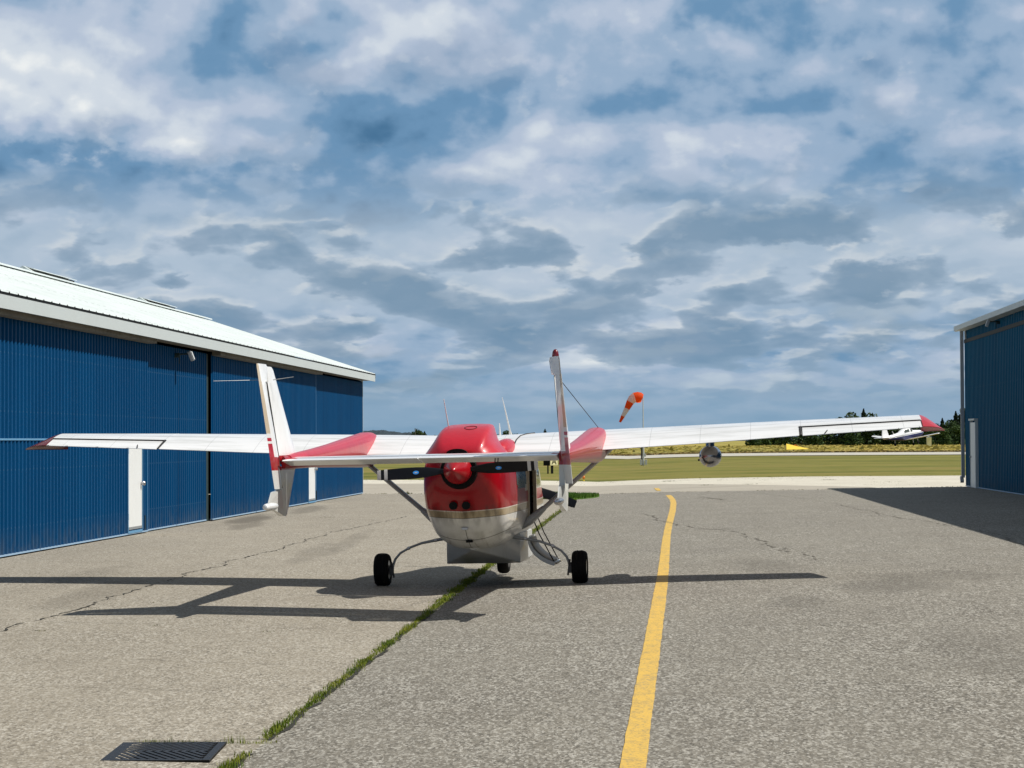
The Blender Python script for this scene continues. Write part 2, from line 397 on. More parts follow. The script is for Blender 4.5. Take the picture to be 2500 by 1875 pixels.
def fin_mat():
    m = bpy.data.materials.new('fin_paint'); m.use_nodes = True; t = NT(m.node_tree); p = t.n['Principled BSDF']
    co = t.new('ShaderNodeTexCoord').outputs['Object']; x, y, z = t.sep(co)
    c = t.mix(t.math('GREATER_THAN', z, 1.52), (.62, .63, .61), RED)
    c = t.mix(t.math('GREATER_THAN', z, 1.675), c, (.86, .87, .87))
    g = t.mapr(t.noise(t.vscale(co, (1, 3, 1)), 4, 6, .65), .48, .72)
    c = t.mix(t.math('MULTIPLY', g, .22), c, (.45, .44, .42))
    t.put(p.inputs['Base Color'], c); p.inputs['Roughness'].default_value = .3; p.inputs['Coat Weight'].default_value = .5
    return m
M['fin'] = fin_mat()

def blue_mat(name, c1, c2):
    m = bpy.data.materials.new(name); m.use_nodes = True; t = NT(m.node_tree); p = t.n['Principled BSDF']
    co = t.new('ShaderNodeTexCoord').outputs['Object']; x, y, z = t.sep(co)
    g = t.noise(t.vscale(co, (1, 1.0, .25)), 1.3, 6, .6); g2 = t.noise(co, 9, 4, .6)
    pan = t.noise(t.comb(t.math('FLOOR', t.math('DIVIDE', y, .9)), 0, 0), 3.7, 0)
    f = t.math('ADD', t.math('MULTIPLY', g, .6), t.math('ADD', t.math('MULTIPLY', g2, .2), t.math('MULTIPLY', pan, .35)))
    c = t.mix(t.mapr(f, .35, .80), c1, c2)
    dirt = t.math('MULTIPLY', t.mapr(z, .55, .05), t.mapr(t.noise(t.vscale(co, (3, 6, 2)), 2, 5), .3, .7))
    c = t.mix(t.math('MULTIPLY', dirt, .35), c, (.10, .12, .13))
    # fastener rows and lapped sheet joints
    fy = t.math('ABSOLUTE', t.math('SUBTRACT', t.math('FRACT', t.math('DIVIDE', y, .2)), .7)); fz_ = t.math('ABSOLUTE', t.math('SUBTRACT', t.math('FRACT', t.math('DIVIDE', z, .92)), .5))
    c = t.mix(t.math('MULTIPLY', t.math('MULTIPLY', t.math('LESS_THAN', fy, .07), t.math('LESS_THAN', fz_, .012)), .25), c, (.12, .2, .26))
    jy = t.math('LESS_THAN', t.math('ABSOLUTE', t.math('SUBTRACT', t.math('FRACT', t.math('DIVIDE', y, 2.8)), .5)), .006)
    c = t.mix(t.math('MULTIPLY', jy, .75), c, (.0, .012, .04))
    rs = t.math('MULTIPLY', t.mapr(t.noise(t.vscale(co, (1, 9, .5)), 1.2, 6, .7), .58, .75), t.mapr(t.noise(co, .7, 3), .4, .7))
    c = t.mix(t.math('MULTIPLY', rs, .10), c, (.03, .16, .26))
    t.put(p.inputs['Base Color'], c); p.inputs['Roughness'].default_value = .55; p.inputs['Specular IOR Level'].default_value = .06
    t.put(p.inputs['Normal'], t.bump(t.noise(co, 2.5, 3), .25, .02))
    return m
M['blue'] = blue_mat('blue_corrugated_steel', (.0008, .048, .140), (.001, .061, .170))
M['blue_r'] = blue_mat('teal_blue_corrugated_steel', (.001, .075, .155), (.0015, .09, .175))

def roof_mat():
    m = bpy.data.materials.new('pale_metal_roof'); m.use_nodes = True; t = NT(m.node_tree); p = t.n['Principled BSDF']
    co = t.new('ShaderNodeTexCoord').outputs['Object']; x, y, z = t.sep(co)
    g = t.noise(t.vscale(co, (1, .4, 1)), 1.5, 6, .6)
    c = t.mix(t.mapr(g, .35, .7), (.73, .79, .78), (.65, .71, .70))
    fx = t.math('SUBTRACT', t.math('FRACT', t.math('DIVIDE', x, .62)), .5); fy = t.math('SUBTRACT', t.math('FRACT', t.math('DIVIDE', y, .225)), .5)
    r = t.math('ADD', t.math('MULTIPLY', t.math('MULTIPLY', fx, fx), .38), t.math('MULTIPLY', t.math('MULTIPLY', fy, fy), .05))
    c = t.mix(t.math('MULTIPLY', t.math('LESS_THAN', r, .0011), .35), c, (.25, .28, .28))
    t.put(p.inputs['Base Color'], c); p.inputs['Roughness'].default_value = .35; p.inputs['Coat Weight'].default_value = .1
    return m
M['roof'] = roof_mat()

def asphalt(name, c_lo, c_hi, stone, speck=1.0, patch=None, stains=()):
    m = bpy.data.materials.new(name); m.use_nodes = True; t = NT(m.node_tree); p = t.n['Principled BSDF']
    co = t.new('ShaderNodeTexCoord').outputs['Object']; x, y, z = t.sep(co)
    n1 = t.noise(co, .35, 6, .6, .3); n2 = t.noise(t.vscale(co, (1, .35, 1)), 1.6, 6, .65); n3 = t.noise(co, 26, 4, .7)
    n4 = t.noise(t.vscale(co, (.7, .16, 1)), .5, 5, .6, .6)
    f = t.math('ADD', t.math('MULTIPLY', n1, .45), t.math('ADD', t.math('MULTIPLY', n2, .35), t.math('MULTIPLY', n4, .3)))
    c = t.mix(t.mapr(f, .34, .80), c_lo, c_hi)
    # aggregate: pale and dark chips about a centimetre across
    vz = t.new('ShaderNodeTexVoronoi', feature='F1'); t.put(vz.inputs['Vector'], t.vscale(co, (1, .42, 1))); vz.inputs['Scale'].default_value = 78
    rnd = t.sep(vz.outputs['Color'])[0]
    chip = t.mapr(rnd, .62, .98); dk = t.mapr(rnd, .34, .02)
    vz2 = t.new('ShaderNodeTexVoronoi', feature='F1'); t.put(vz2.inputs['Vector'], t.vscale(co, (1, .30, 1))); vz2.inputs['Scale'].default_value = 48
    rnd2 = t.sep(vz2.outputs['Color'])[1]
    amt = t.math('MULTIPLY', t.mapr(t.noise(co, .8, 4, .6), .3, .7, .65, 1.1), speck)
    c = t.mix(t.math('MULTIPLY', t.math('MULTIPLY', chip, amt), .62), c, stone)
    c = t.mix(t.math('MULTIPLY', t.math('MULTIPLY', dk, amt), .66), c, tuple(q * .30 for q in c_lo))
    c = t.mix(t.math('MULTIPLY', t.math('MULTIPLY', t.mapr(rnd2, .76, .97), amt), .34), c, stone)
    c = t.mix(t.math('MULTIPLY', t.math('MULTIPLY', t.mapr(rnd2, .24, .03), amt), .38), c, tuple(q * .35 for q in c_lo))
    vz3 = t.new('ShaderNodeTexVoronoi', feature='F1'); t.put(vz3.inputs['Vector'], t.vscale(co, (1, .6, 1))); vz3.inputs['Scale'].default_value = 24
    rnd3 = t.sep(vz3.outputs['Color'])[2]
    c = t.mix(t.math('MULTIPLY', t.math('MULTIPLY', t.mapr(rnd3, .86, .99), amt), .12), c, stone)
    c = t.mix(t.math('MULTIPLY', t.math('MULTIPLY', t.mapr(rnd3, .18, .02), amt), .14), c, tuple(q * .3 for q in c_lo))
    c = t.mix(t.math('MULTIPLY', t.mapr(n3, .5, .75), .18), c, tuple(q * .5 for q in c_lo))
    for (sx, sy, rx, ry, a) in stains:
        dx = t.math('DIVIDE', t.math('SUBTRACT', x, sx), rx); dy = t.math('DIVIDE', t.math('SUBTRACT', y, sy), ry)
        r = t.math('ADD', t.math('ADD', t.math('MULTIPLY', dx, dx), t.math('MULTIPLY', dy, dy)), t.math('MULTIPLY', t.math('SUBTRACT', n2, .5), 1.8))
        c = t.mix(t.math('MULTIPLY', t.mapr(r, 1.0, .1), a), c, tuple(q * .45 for q in c_lo))
    t.put(p.inputs['Base Color'], c); p.inputs['Roughness'].default_value = .82; p.inputs['Specular IOR Level'].default_value = .3
    t.put(p.inputs['Normal'], t.bump(t.math('ADD', rnd, t.math('MULTIPLY', n3, .6)), .55 * speck, .008))
    return m
M['asphL'] = asphalt('light_beige_asphalt', (.262, .232, .182), (.345, .310, .248), (.60, .57, .50), .85,
                     stains=[(-6.0, 51, .55, 4, .75), (-5.6, 47, .35, 2.5, .5), (-5.3, 58, .5, 4, .45), (-3.2, 36, .35, 4, .3), (-4.9, 26.5, .5, 3.5, .35), (-5.6, 30, .5, 3, .25), (-2.9, 40, .25, 6, .3)])
M['asphR'] = asphalt('grey_asphalt', (.185, .168, .138), (.252, .232, .190), (.58, .56, .50), 1.0,
                     stains=[(3.0, 23.2, .45, 1.2, .3), (4.3, 25.5, .8, 1.6, .35), (5.2, 27, 1.2, 1.2, .25), (3.7, 17.5, .5, 3, .2), (6.3, 24.2, .5, .8, .4), (3.4, 30, .5, 2.5, .25)])
M['taxi'] = asphalt('pale_taxiway', (.36, .325, .265), (.44, .405, .335), (.6, .57, .5), .3, stains=[(1, 80, 5, .5, .35), (7, 79.5, 3, .4, .35), (-2, 84, 3, .6, .3)])
M['conc'] = asphalt('pale_gravel_shoulder', (.54, .50, .41), (.68, .645, .54), (.78, .76, .68), .4)
M['runway'] = asphalt('runway_concrete', (.45, .43, .37), (.55, .53, .46), (.7, .7, .65), .2)

def yellow_paint():
    m = bpy.data.materials.new('yellow_line_paint'); m.use_nodes = True; t = NT(m.node_tree); p = t.n['Principled BSDF']
    co = t.new('ShaderNodeTexCoord').outputs['Object']
    n = t.noise(t.vscale(co, (6, 2, 1)), 2.2, 6, .7); g = t.noise(co, 45, 4, .7)
    c = t.mix(t.mapr(n, .35, .75), (.72, .46, .085), (.62, .41, .10))
    c = t.mix(t.math('MULTIPLY', t.mapr(t.math('MULTIPLY', g, t.math('MULTIPLY_ADD', n, .6, .7)), .50, .66), .8), c, (.25, .20, .11))
    wr = t.math('MULTIPLY', t.mapr(t.noise(t.vscale(co, (3, .7, 1)), 1.6, 6, .7), .54, .68), t.mapr(g, .40, .55))
    c = t.mix(t.math('MULTIPLY', wr, .65), c, (.26, .23, .17))
    t.put(p.inputs['Base Color'], c); p.inputs['Roughness'].default_value = .7
    t.put(p.inputs['Normal'], t.bump(g, .3, .006))
    return m
M['line'] = yellow_paint()

def field_mat():
    m = bpy.data.materials.new('mown_airfield_grass'); m.use_nodes = True; t = NT(m.node_tree); p = t.n['Principled BSDF']
    co = t.new('ShaderNodeTexCoord').outputs['Object']; x, y, z = t.sep(co)
    n1 = t.noise(t.vscale(co, (.05, .16, 1)), 1.0, 6, .6, .3); n2 = t.noise(t.vscale(co, (.6, .6, 1)), 1.0, 6, .7); n3 = t.noise(t.vscale(co, (.035, .10, 1)), 1.6, 7, .68, .4)
    f = t.math('ADD', t.math('MULTIPLY', n1, .55), t.math('MULTIPLY', n2, .45))
    c = t.mix(t.mapr(f, .34, .66), (.120, .130, .022), (.235, .208, .052))
    c = t.mix(t.math('MULTIPLY', t.mapr(n3, .50, .66), .55), c, (.25, .175, .065))
    c = t.mix(t.math('MULTIPLY', t.mapr(n3, .47, .34), .6), c, (.065, .085, .010))
    # beyond the runway the field is tall, dry and golden
    dry = t.mix(t.mapr(t.noise(t.vscale(co, (.03, .05, 1)), 1.0, 5, .6), .35, .65), (.42, .32, .075), (.24, .235, .06))
    dry = t.mix(t.mapr(y, 320, 275), dry, t.mix(t.mapr(t.noise(t.vscale(co, (.08, .3, 1)), 1.0, 5, .6), .35, .65), (.16, .105, .045), (.25, .20, .06)))
    c = t.mix(t.mapr(y, 250, 256), c, dry)
    t.put(p.inputs['Base Color'], c); p.inputs['Roughness'].default_value = .9; p.inputs['Specular IOR Level'].default_value = .15
    t.put(p.inputs['Normal'], t.bump(n2, .5, .08))
    return m
M['field'] = field_mat()
def grass_mat(name, c1, c2, sc=2.0):
    m = bpy.data.materials.new(name); m.use_nodes = True; t = NT(m.node_tree); p = t.n['Principled BSDF']
    co = t.new('ShaderNodeTexCoord').outputs['Object']
    c = t.mix(t.mapr(t.math('ADD', t.math('MULTIPLY', t.noise(co, sc, 4, .6), .6), t.math('MULTIPLY', t.noise(co, sc * 14, 2), .4)), .36, .64), c1, c2)
    t.put(p.inputs['Base Color'], c); p.inputs['Roughness'].default_value = .6; p.inputs['Specular IOR Level'].default_value = .2
    return m
M['tuft'] = grass_mat('green_grass_blades', (.075, .140, .012), (.27, .29, .030), 2.5)
M['islandg'] = grass_mat('island_grass', (.045, .12, .012), (.09, .17, .02), 1)
M['drygrass'] = grass_mat('tall_dry_grass', (.20, .13, .05), (.30, .24, .08), .12)
M['drygrass2'] = grass_mat('golden_tall_grass', (.26, .25, .06), (.42, .33, .08), .05)
M['weed'] = grass_mat('weed_green', (.05, .07, .015), (.14, .14, .04), 4)
M['crack'] = mat('crack_fill', (.028, .026, .020), .9)
M['crack2'] = mat('faint_crack', (.135, .12, .095), .9)
def leaf_mat(name, c1, c2):
    m = bpy.data.materials.new(name); m.use_nodes = True; t = NT(m.node_tree); p = t.n['Principled BSDF']
    co = t.new('ShaderNodeTexCoord').outputs['Object']
    c = t.mix(t.mapr(t.noise(co, .45, 4, .6), .38, .62), c1, c2)
    t.put(p.inputs['Base Color'], c); p.inputs['Roughness'].default_value = .65; p.inputs['Specular IOR Level'].default_value = .2
    return m
M['leaf1'] = leaf_mat('dark_broadleaf', (.018, .040, .014), (.045, .082, .022))
M['leaf2'] = leaf_mat('mid_green_bush', (.028, .062, .016), (.065, .110, .026))
M['leaf3'] = leaf_mat('dark_conifer', (.010, .026, .014), (.026, .046, .022))
M['bark'] = mat('bark', (.055, .045, .035), .9)
M['hill'] = leaf_mat('haze_tinted_wooded_slope', (.018, .032, .044), (.032, .046, .052))  # distance haze put into the bluish base colour

# ------------------------------------------------------------------ ground shape (shallow valley drained by the seam)
def gz(X, Y):
    s = X + .63 - .063 * (Y - 28.0)
    r = max(s, 0.0); l = max(-s, 0.0)
    return .05 * 6 * (1 - math.exp(-r / 6)) + .03 * 3 * (1 - math.exp(-l / 3)) - .018
def seamX(Y): return -.63 + .063 * (Y - 28.0)
def sheet(name, m, ys, left, right, off, nx=24, kind='structure', parent=None):
    """a sheet lying on the ground between the curves left(y) and right(y)"""
    vs, fs = [], []
    for y in ys:
        a, b = left(y), right(y)
        for i in range(nx + 1):
            X = a + (b - a) * i / nx; vs.append((X, y, gz(X, y) + off))
    for j in range(len(ys) - 1):
        for i in range(nx):
            q = j * (nx + 1) + i; fs.append((q, q + 1, q + nx + 2, q + nx + 1))
    me = bpy.data.meshes.new(name); me.from_pydata(vs, [], fs); me.materials.append(m)
    for p in me.polygons: p.use_smooth = True
    o = bpy.data.objects.new(name, me); COL.objects.link(o)
    if kind: o['kind'] = kind
    if parent: o.parent = parent
    return o
def interp(pts):
    xs = [p[0] for p in pts]; ys = [p[1] for p in pts]
    return lambda t: float(np.interp(t, xs, ys))
# big field
xs = sorted(set([-6000, -3000, -1500, -800, -400, -200, -120, -80, -60, -45] + list(range(-36, 40, 1)) + [45, 60, 80, 120, 200, 400, 800, 1500, 3000, 6000]))
ys = sorted(set([-200, -100, -60] + list(range(-40, 110, 3)) + [115, 125, 140, 160, 180, 200, 230, 260, 300, 400, 500, 700, 1000, 1500, 2500, 4000, 7000, 12000]))
vs = [(x, y, gz(x, y) - (.035 if y < 108 else .012 if y < 400 else .012)) for y in ys for x in xs]
nx = len(xs)
fs = [(j * nx + i, j * nx + i + 1, (j + 1) * nx + i + 1, (j + 1) * nx + i) for j in range(len(ys) - 1) for i in range(nx - 1)]
me = bpy.data.meshes.new('grass_field'); me.from_pydata(vs, [], fs); me.materials.append(M['field'])
go = bpy.data.objects.new('grass_field', me); COL.objects.link(go); go['kind'] = 'structure'
# aprons
def apron_end(X):   # far edge of the apron as a function of X
    return float(np.interp(X, [-40, -4.8, 3.2, 7.3, 10.1, 15, 40], [75, 74.8, 75.0, 72.6, 71.9, 73.2, 73.2]))
yA = [y for y in np.linspace(-25, 70, 96)]
sheet('apron_pavement', M['asphL'], yA, lambda y: -26, seamX, 0.0, 44)
sheet('taxilane_pavement', M['asphR'], yA, seamX, lambda y: 34, 0.0, 60)
def patch(name, m, x0, x1, y0f, y1f, off, nxx=60, nyy=8):
    vs, fs = [], []
    for j in range(nyy + 1):
        for i in range(nxx + 1):
            X = x0 + (x1 - x0) * i / nxx; a, b = y0f(X), y1f(X); Y = a + (b - a) * j / nyy; vs.append((X, Y, gz(X, Y) + off))
    for j in range(nyy):
        for i in range(nxx):
            q = j * (nxx + 1) + i; fs.append((q, q + 1, q + nxx + 2, q + nxx + 1))
    me = bpy.data.meshes.new(name); me.from_pydata(vs, [], fs); me.materials.append(m)
    for p in me.polygons: p.use_smooth = True
    o = bpy.data.objects.new(name, me); COL.objects.link(o); o['kind'] = 'structure'; return o
jag = lambda X, s, a: a * (math.sin(X * 1.7 + s) + .6 * math.sin(X * 4.3 + 2 * s) + .4 * math.sin(X * 9.1 + s))
patch('apron_pavement', M['asphL'], -26, seamX(72), lambda X: 69.99, lambda X: apron_end(X) + jag(X, 1, .04), -.004)
patch('taxilane_pavement', M['asphR'], seamX(72), 34, lambda X: 69.99, lambda X: apron_end(X) + jag(X, 2, .04), -.004)
pale_far = lambda X: 100.5 - .30 * X + jag(X * .6, .3, .15) if X < 30 else 91.5 + jag(X, .3, .15)
patch('gravel_shoulder', M['conc'], -60, 60, lambda X: apron_end(X) - .8, pale_far, -.016, 160, 10)
taxi_far = lambda X: min(91.2 - .55 * X, 93) if X < 6 else max(88 - (X - 6) * 2.2, apron_end(X) - .5)
patch('taxiway_pavement', M['taxi'], -60, 12, lambda X: apron_end(X) - .4, taxi_far, -.010, 120, 8)
patch('runway', M['runway'], -150, 190, lambda X: 213 - .10 * X, lambda X: 252 - .10 * X, .035, 340, 12)

# ------------------------------------------------------------------ yellow guide line
def ribbon(name, pts, widths, off, m, kind=None, label=None, cat=None, jagw=0.0, sub=6):
    P = [Vector(p) for p in pts]; vs = []; fs = []
    dense = []; dw = []
    for i in range(len(P) - 1):
        for k in range(sub):
            t = k / sub
            p0 = P[max(i - 1, 0)]; p1 = P[i]; p2 = P[i + 1]; p3 = P[min(i + 2, len(P) - 1)]
            q = .5 * ((2 * p1) + (-p0 + p2) * t + (2 * p0 - 5 * p1 + 4 * p2 - p3) * t * t + (-p0 + 3 * p1 - 3 * p2 + p3) * t ** 3)
            dense.append(q); dw.append(widths[i] * (1 - t) + widths[i + 1] * t)
    dense.append(P[-1]); dw.append(widths[-1])
    for i, p in enumerate(dense):
        t = (dense[min(i + 1, len(dense) - 1)] - dense[max(i - 1, 0)]).normalized(); n = Vector((t.y, -t.x))
        w = dw[i] / 2
        for s_ in (-1, 1):
            q = p + n * s_ * (w + random.uniform(-jagw, jagw)); vs.append((q.x, q.y, gz(q.x, q.y) + off))
    for i in range(len(dense) - 1): fs.append((2 * i, 2 * i + 1, 2 * i + 3, 2 * i + 2))
    me = bpy.data.meshes.new(name); me.from_pydata(vs, [], fs); me.materials.append(m)
    o = bpy.data.objects.new(name, me); COL.objects.link(o)
    return tag(o, label, cat, None, kind)
ribbon('yellow_line', [(.30, 7.0), (.64, 11.98), (1.12, 18.19), (1.64, 24.92), (1.97, 29.23), (2.92, 42.03), (3.98, 55.34), (4.55, 63.2), (4.87, 69.6)], [.148, .140, .150, .15, .145, .14, .16, .165, .17], .004, M['line'], 'structure', jagw=.0035, sub=30)
ribbon('yellow_line', [(5.02, 76.2), (5.2, 80.5)], [.15, .16], .0, M['line'], 'structure', jagw=.02)

# ------------------------------------------------------------------ cracks
def crack(pts, w, m, off=.005, jit=.05, step=.12, broken=0.0):
    vs = []; fs = []
    P = [Vector(p) for p in pts]; dense = []
    for a, b in zip(P, P[1:]):
        n = max(2, int((b - a).length / step))
        for k in range(n): dense.append(a.lerp(b, k / n))
    dense.append(P[-1]); ofs = 0.0; n0 = 0
    prev = None
    for i, p in enumerate(dense):
        t = (dense[min(i + 1, len(dense) - 1)] - dense[max(i - 1, 0)]).normalized(); n = Vector((t.y, -t.x))
        ofs = ofs * .8 + random.gauss(0, jit * .4); ww = w * random.uniform(.3, 1.6) * .5
        q = p + n * ofs; a = q - n * ww; b = q + n * ww
        k = len(vs); vs += [(a.x, a.y, gz(a.x, a.y) + off), (b.x, b.y, gz(b.x, b.y) + off)]
        if i and random.random() > broken: fs.append((k - 2, k - 1, k + 1, k))
    return vs, fs
def crack_obj(name, segs, m):
    V_, F_ = [], []
    for s_ in segs:
        v, f_ = crack(*s_[:1], s_[1], m, jit=s_[2], broken=s_[3]); b = len(V_); V_ += v; F_ += [tuple(b + i for i in q) for q in f_]
    me = bpy.data.meshes.new(name); me.from_pydata(V_, [], F_); me.materials.append(m)
    o = bpy.data.objects.new(name, me); COL.objects.link(o); o['kind'] = 'structure'; return o
crack_obj('pavement_crack', [([(-5.1, 18), (-4.88, 21.18), (-4.74, 23.2), (-4.6, 25.64), (-4.5, 28.1), (-4.27, 31.08), (-3.88, 38.53), (-3.47, 43.98), (-2.45, 52.86)], .022, .07, .22)], M['crack'])
crack_obj('pavement_crack', [([(-4.6, 22.2), (-3.0, 22.0), (-1.4, 21.6)], .010, .02, .25), ([(-3.5, 18.6), (-1.9, 18.3)], .009, .02, .35), ([(-3.9, 16.6), (-2.3, 16.3)], .008, .02, .4),
    ([(3.1, 53), (3.3, 45), (4.2, 41), (4.1, 36), (4.3, 31)], .04, .10, .3), ([(7.6, 68), (8.2, 58), (8.0, 47), (8.2, 38), (7.4, 30), (6.6, 26)], .035, .08, .35), ([(3.1, 42.5), (5.2, 42.3)], .05, .02, .2),
    ([(5.6, 66), (5.9, 62)], .07, .15, .2), ([(-6.2, 44), (-3.6, 42)], .03, .1, .5)], M['crack2'])

# ------------------------------------------------------------------ blades of grass
def blades(name, items, m, label=None, cat=None, kind='stuff', lean=.35, group=None):
    n = len(items); v = np.zeros((n * 5, 3), np.float32); loops = []; 
    for i, (x, y, z, h, w) in enumerate(items):
        a = random.uniform(0, 2 * PI); dx, dy = math.cos(a) * w / 2, math.sin(a) * w / 2
        b = random.uniform(0, 2 * PI); l = random.uniform(0, lean) * h; lx, ly = math.cos(b) * l, math.sin(b) * l
        v[i * 5] = (x - dx, y - dy, z); v[i * 5 + 1] = (x + dx, y + dy, z)
        v[i * 5 + 2] = (x + dx * .7 + lx * .4, y + dy * .7 + ly * .4, z + h * .55); v[i * 5 + 3] = (x - dx * .7 + lx * .4, y - dy * .7 + ly * .4, z + h * .55)
        v[i * 5 + 4] = (x + lx, y + ly, z + h)
    F_ = []
    for i in range(n): F_.append((i * 5, i * 5 + 1, i * 5 + 2, i * 5 + 3)); F_.append((i * 5 + 3, i * 5 + 2, i * 5 + 4))
    me = bpy.data.meshes.new(name); me.from_pydata(v.tolist(), [], F_); me.materials.append(m)
    o = bpy.data.objects.new(name, me); COL.objects.link(o); return tag(o, label, cat, group, kind)
it = []
dens = interp([(11, 1.0), (12.5, 1.0), (13.15, .9), (13.3, 0), (13.75, 0), (13.9, 1), (18, 1), (30, .9), (40, .7), (52, .6), (60, .4), (72, .9)])
y = 10.5
while y < 72:
    dn = dens(y) * (.55 + .6 * math.sin(y * 2.1) ** 2)
    k = int(44 * dn * (1 if y < 25 else .8)) if dn > .02 else 0
    cl = .5 + .5 * math.sin(y * 5.3 + 1) * math.sin(y * 1.9)
    for _ in range(k):
        xx = seamX(y) + random.gauss(-.02, .016 + .016 * cl) * (1 + (y > 24) * .5); yy = y + random.uniform(-.06, .06)
        it.append((xx, yy, gz(xx, yy) - .002, random.uniform(.008, .024 + .042 * cl ** 2), random.uniform(.003, .008) * (1 if y < 25 else 2.0)))
    y += .07 if y < 40 else .12
blades('seam_grass', it, M['tuft'], 'green grass growing along the long pavement seam', 'grass')
# dark soil in the joint
crack_obj('pavement_crack', [([(seamX(y_) - .01, y_) for y_ in (10.5, 13.2)] , .03, .02, 0), ([(seamX(y_), y_) for y_ in (13.8, 20, 30, 45, 71)], .032, .03, .02), ([(-2.35, 13.66), (-1.9, 13.68), (-1.72, 13.83), (-1.52, 13.86)], .014, .015, .0)], M['crack'])
it = []
for _ in range(260):
    t = random.random(); xx = -2.3 + .85 * t; yy = 13.63 + (.12 * max(0, t - .55)); yy += random.gauss(0, .012)
    hgt = random.uniform(.01, .05) * (1.5 if .62 < t < .78 or .2 < t < .26 else .5); it.append((xx, yy, gz(xx, yy), hgt, .0035))
blades('drain_edge_grass', it, M['tuft'], 'thin grass sprouting beside the drain grate', 'grass')
# grass island between apron and taxiway
isl = []
for k in range(40):
    th = 2 * PI * k / 40; isl.append((1.35 + 1.45 * math.cos(th), 71.9 + 2.9 * math.sin(th)))
mb = MB(); vs = [(x, y, gz(x, y) + .03) for x, y in isl]; vs2 = [(x, y, gz(x, y) - .02) for x, y in isl]
mb.add(vs + vs2, [list(range(40))] + [[k, (k + 1) % 40, 40 + (k + 1) % 40, 40 + k] for k in range(40)])
o = mb.build('grass_island', M['islandg']); o['kind'] = 'structure'
it = []
for _ in range(6000):
    r = math.sqrt(random.random()); th = random.uniform(0, 2 * PI); x_ = 1.35 + 1.45 * r * math.cos(th); y_ = 71.9 + 2.9 * r * math.sin(th)
    it.append((x_, y_, gz(x_, y_) + .02, random.uniform(.05, .12), .03))
blades('island_grass', it, M['islandg'], 'short green grass on the small traffic island', 'grass')
# weeds along the edges and in cracks
it = []
def weed(x, y, r, h, n, w=.02):
    for _ in range(n):
        a = random.uniform(0, 2 * PI); q = r * math.sqrt(random.random()); xx, yy = x + q * math.cos(a), y + q * math.sin(a) * 1.5
        it.append((xx, yy, gz(xx, yy) - .005, h * .26 * random.uniform(.2, 1), w * .8 * random.uniform(.4, 1.3)))
for X_ in np.arange(3, 15, .09):
    if random.random() < .35 + .4 * math.sin(X_ * 2.1) * math.sin(X_ * .8): weed(X_, apron_end(X_) + random.gauss(.1, .08), .12, .06 + .05 * (X_ > 8), 5, .035)
for X_ in np.arange(-6, 4, .13):
    if random.random() < .35: weed(X_, apron_end(X_) + random.gauss(.1, .15), .12, .07, 6, .035)
for (x, y, r, h, n) in [(-3.6, 74.8, .25, .25, 60), (-3.55, 74.9, .08, .42, 30), (-4.35, 75, .2, .13, 40), (-3.0, 75, .3, .1, 40), (6.5, 93, .3, .14, 90), (8.6, 92, .15, .1, 30), (7.2, 83, .3, .10, 50), (8.8, 82.5, .3, .12, 60), (12.5, 88, .3, .12, 60), (14, 82, .8, .07, 80), (10.5, 90, .6, .06, 50), (9.6, 94, .9, .06, 80), (13.5, 78, 1.2, .06, 90), (12, 93.5, 1.5, .09, 120),
        (5.7, 64, .25, .07, 70), (5.95, 63, .12, .06, 40), (8.6, 65, .2, .05, 30), (-4.5, 21.2, .06, .06, 30), (-4.05, 24.9, .05, .05, 20), (-4.55, 24.0, .10, .05, 40), (-4.65, 27.0, .10, .05, 50), (-2.35, 21.35, .07, .05, 40), (-3.5, 21.9, .04, .05, 20), (-1.85, 17.9, .05, .04, 26), (-4.3, 52.0, .25, .08, 40)]:
    weed(x, y, r, h, n)
for _ in range(160):
    x = random.uniform(-8, 18); y = pale_far(x) - random.uniform(0, 10) ** 1.0 * random.random(); weed(x, y, .15, .05, 4, .04)
for X_ in np.arange(-7, 20, .12):
  if random.random() < .4: weed(X_, pale_far(X_) + random.gauss(0, .15), .15, .12, 5, .05)
blades('pavement_weeds', it, M['weed'], 'scattered dark weeds along pavement edges and cracks', 'weeds')
# tall dry grass beyond the runway
it = []
for _ in range(5000):
    x = random.uniform(-40, 75); y = random.uniform(0, 1) ** 1.3 * 22 + 258 - .1 * x
    it.append((x, y, gz(x, y) - .02, random.uniform(.05, .16) , random.uniform(.3, .8)))
blades('brown_tall_grass', it, M['drygrass'], 'brown tall grass in a dark band just beyond the runway', 'grass')
it = []
for _ in range(9000):
    y = random.uniform(290, 545); x = random.uniform(-.2, .24) * y
    it.append((x, y, gz(x, y) - .02, random.uniform(.04, .12) * (1 + 4 * (random.random() < .02)), random.uniform(.4, 1.2)))
blades('golden_tall_grass', it, M['drygrass2'], 'golden tall grass of the field below the trees', 'grass')

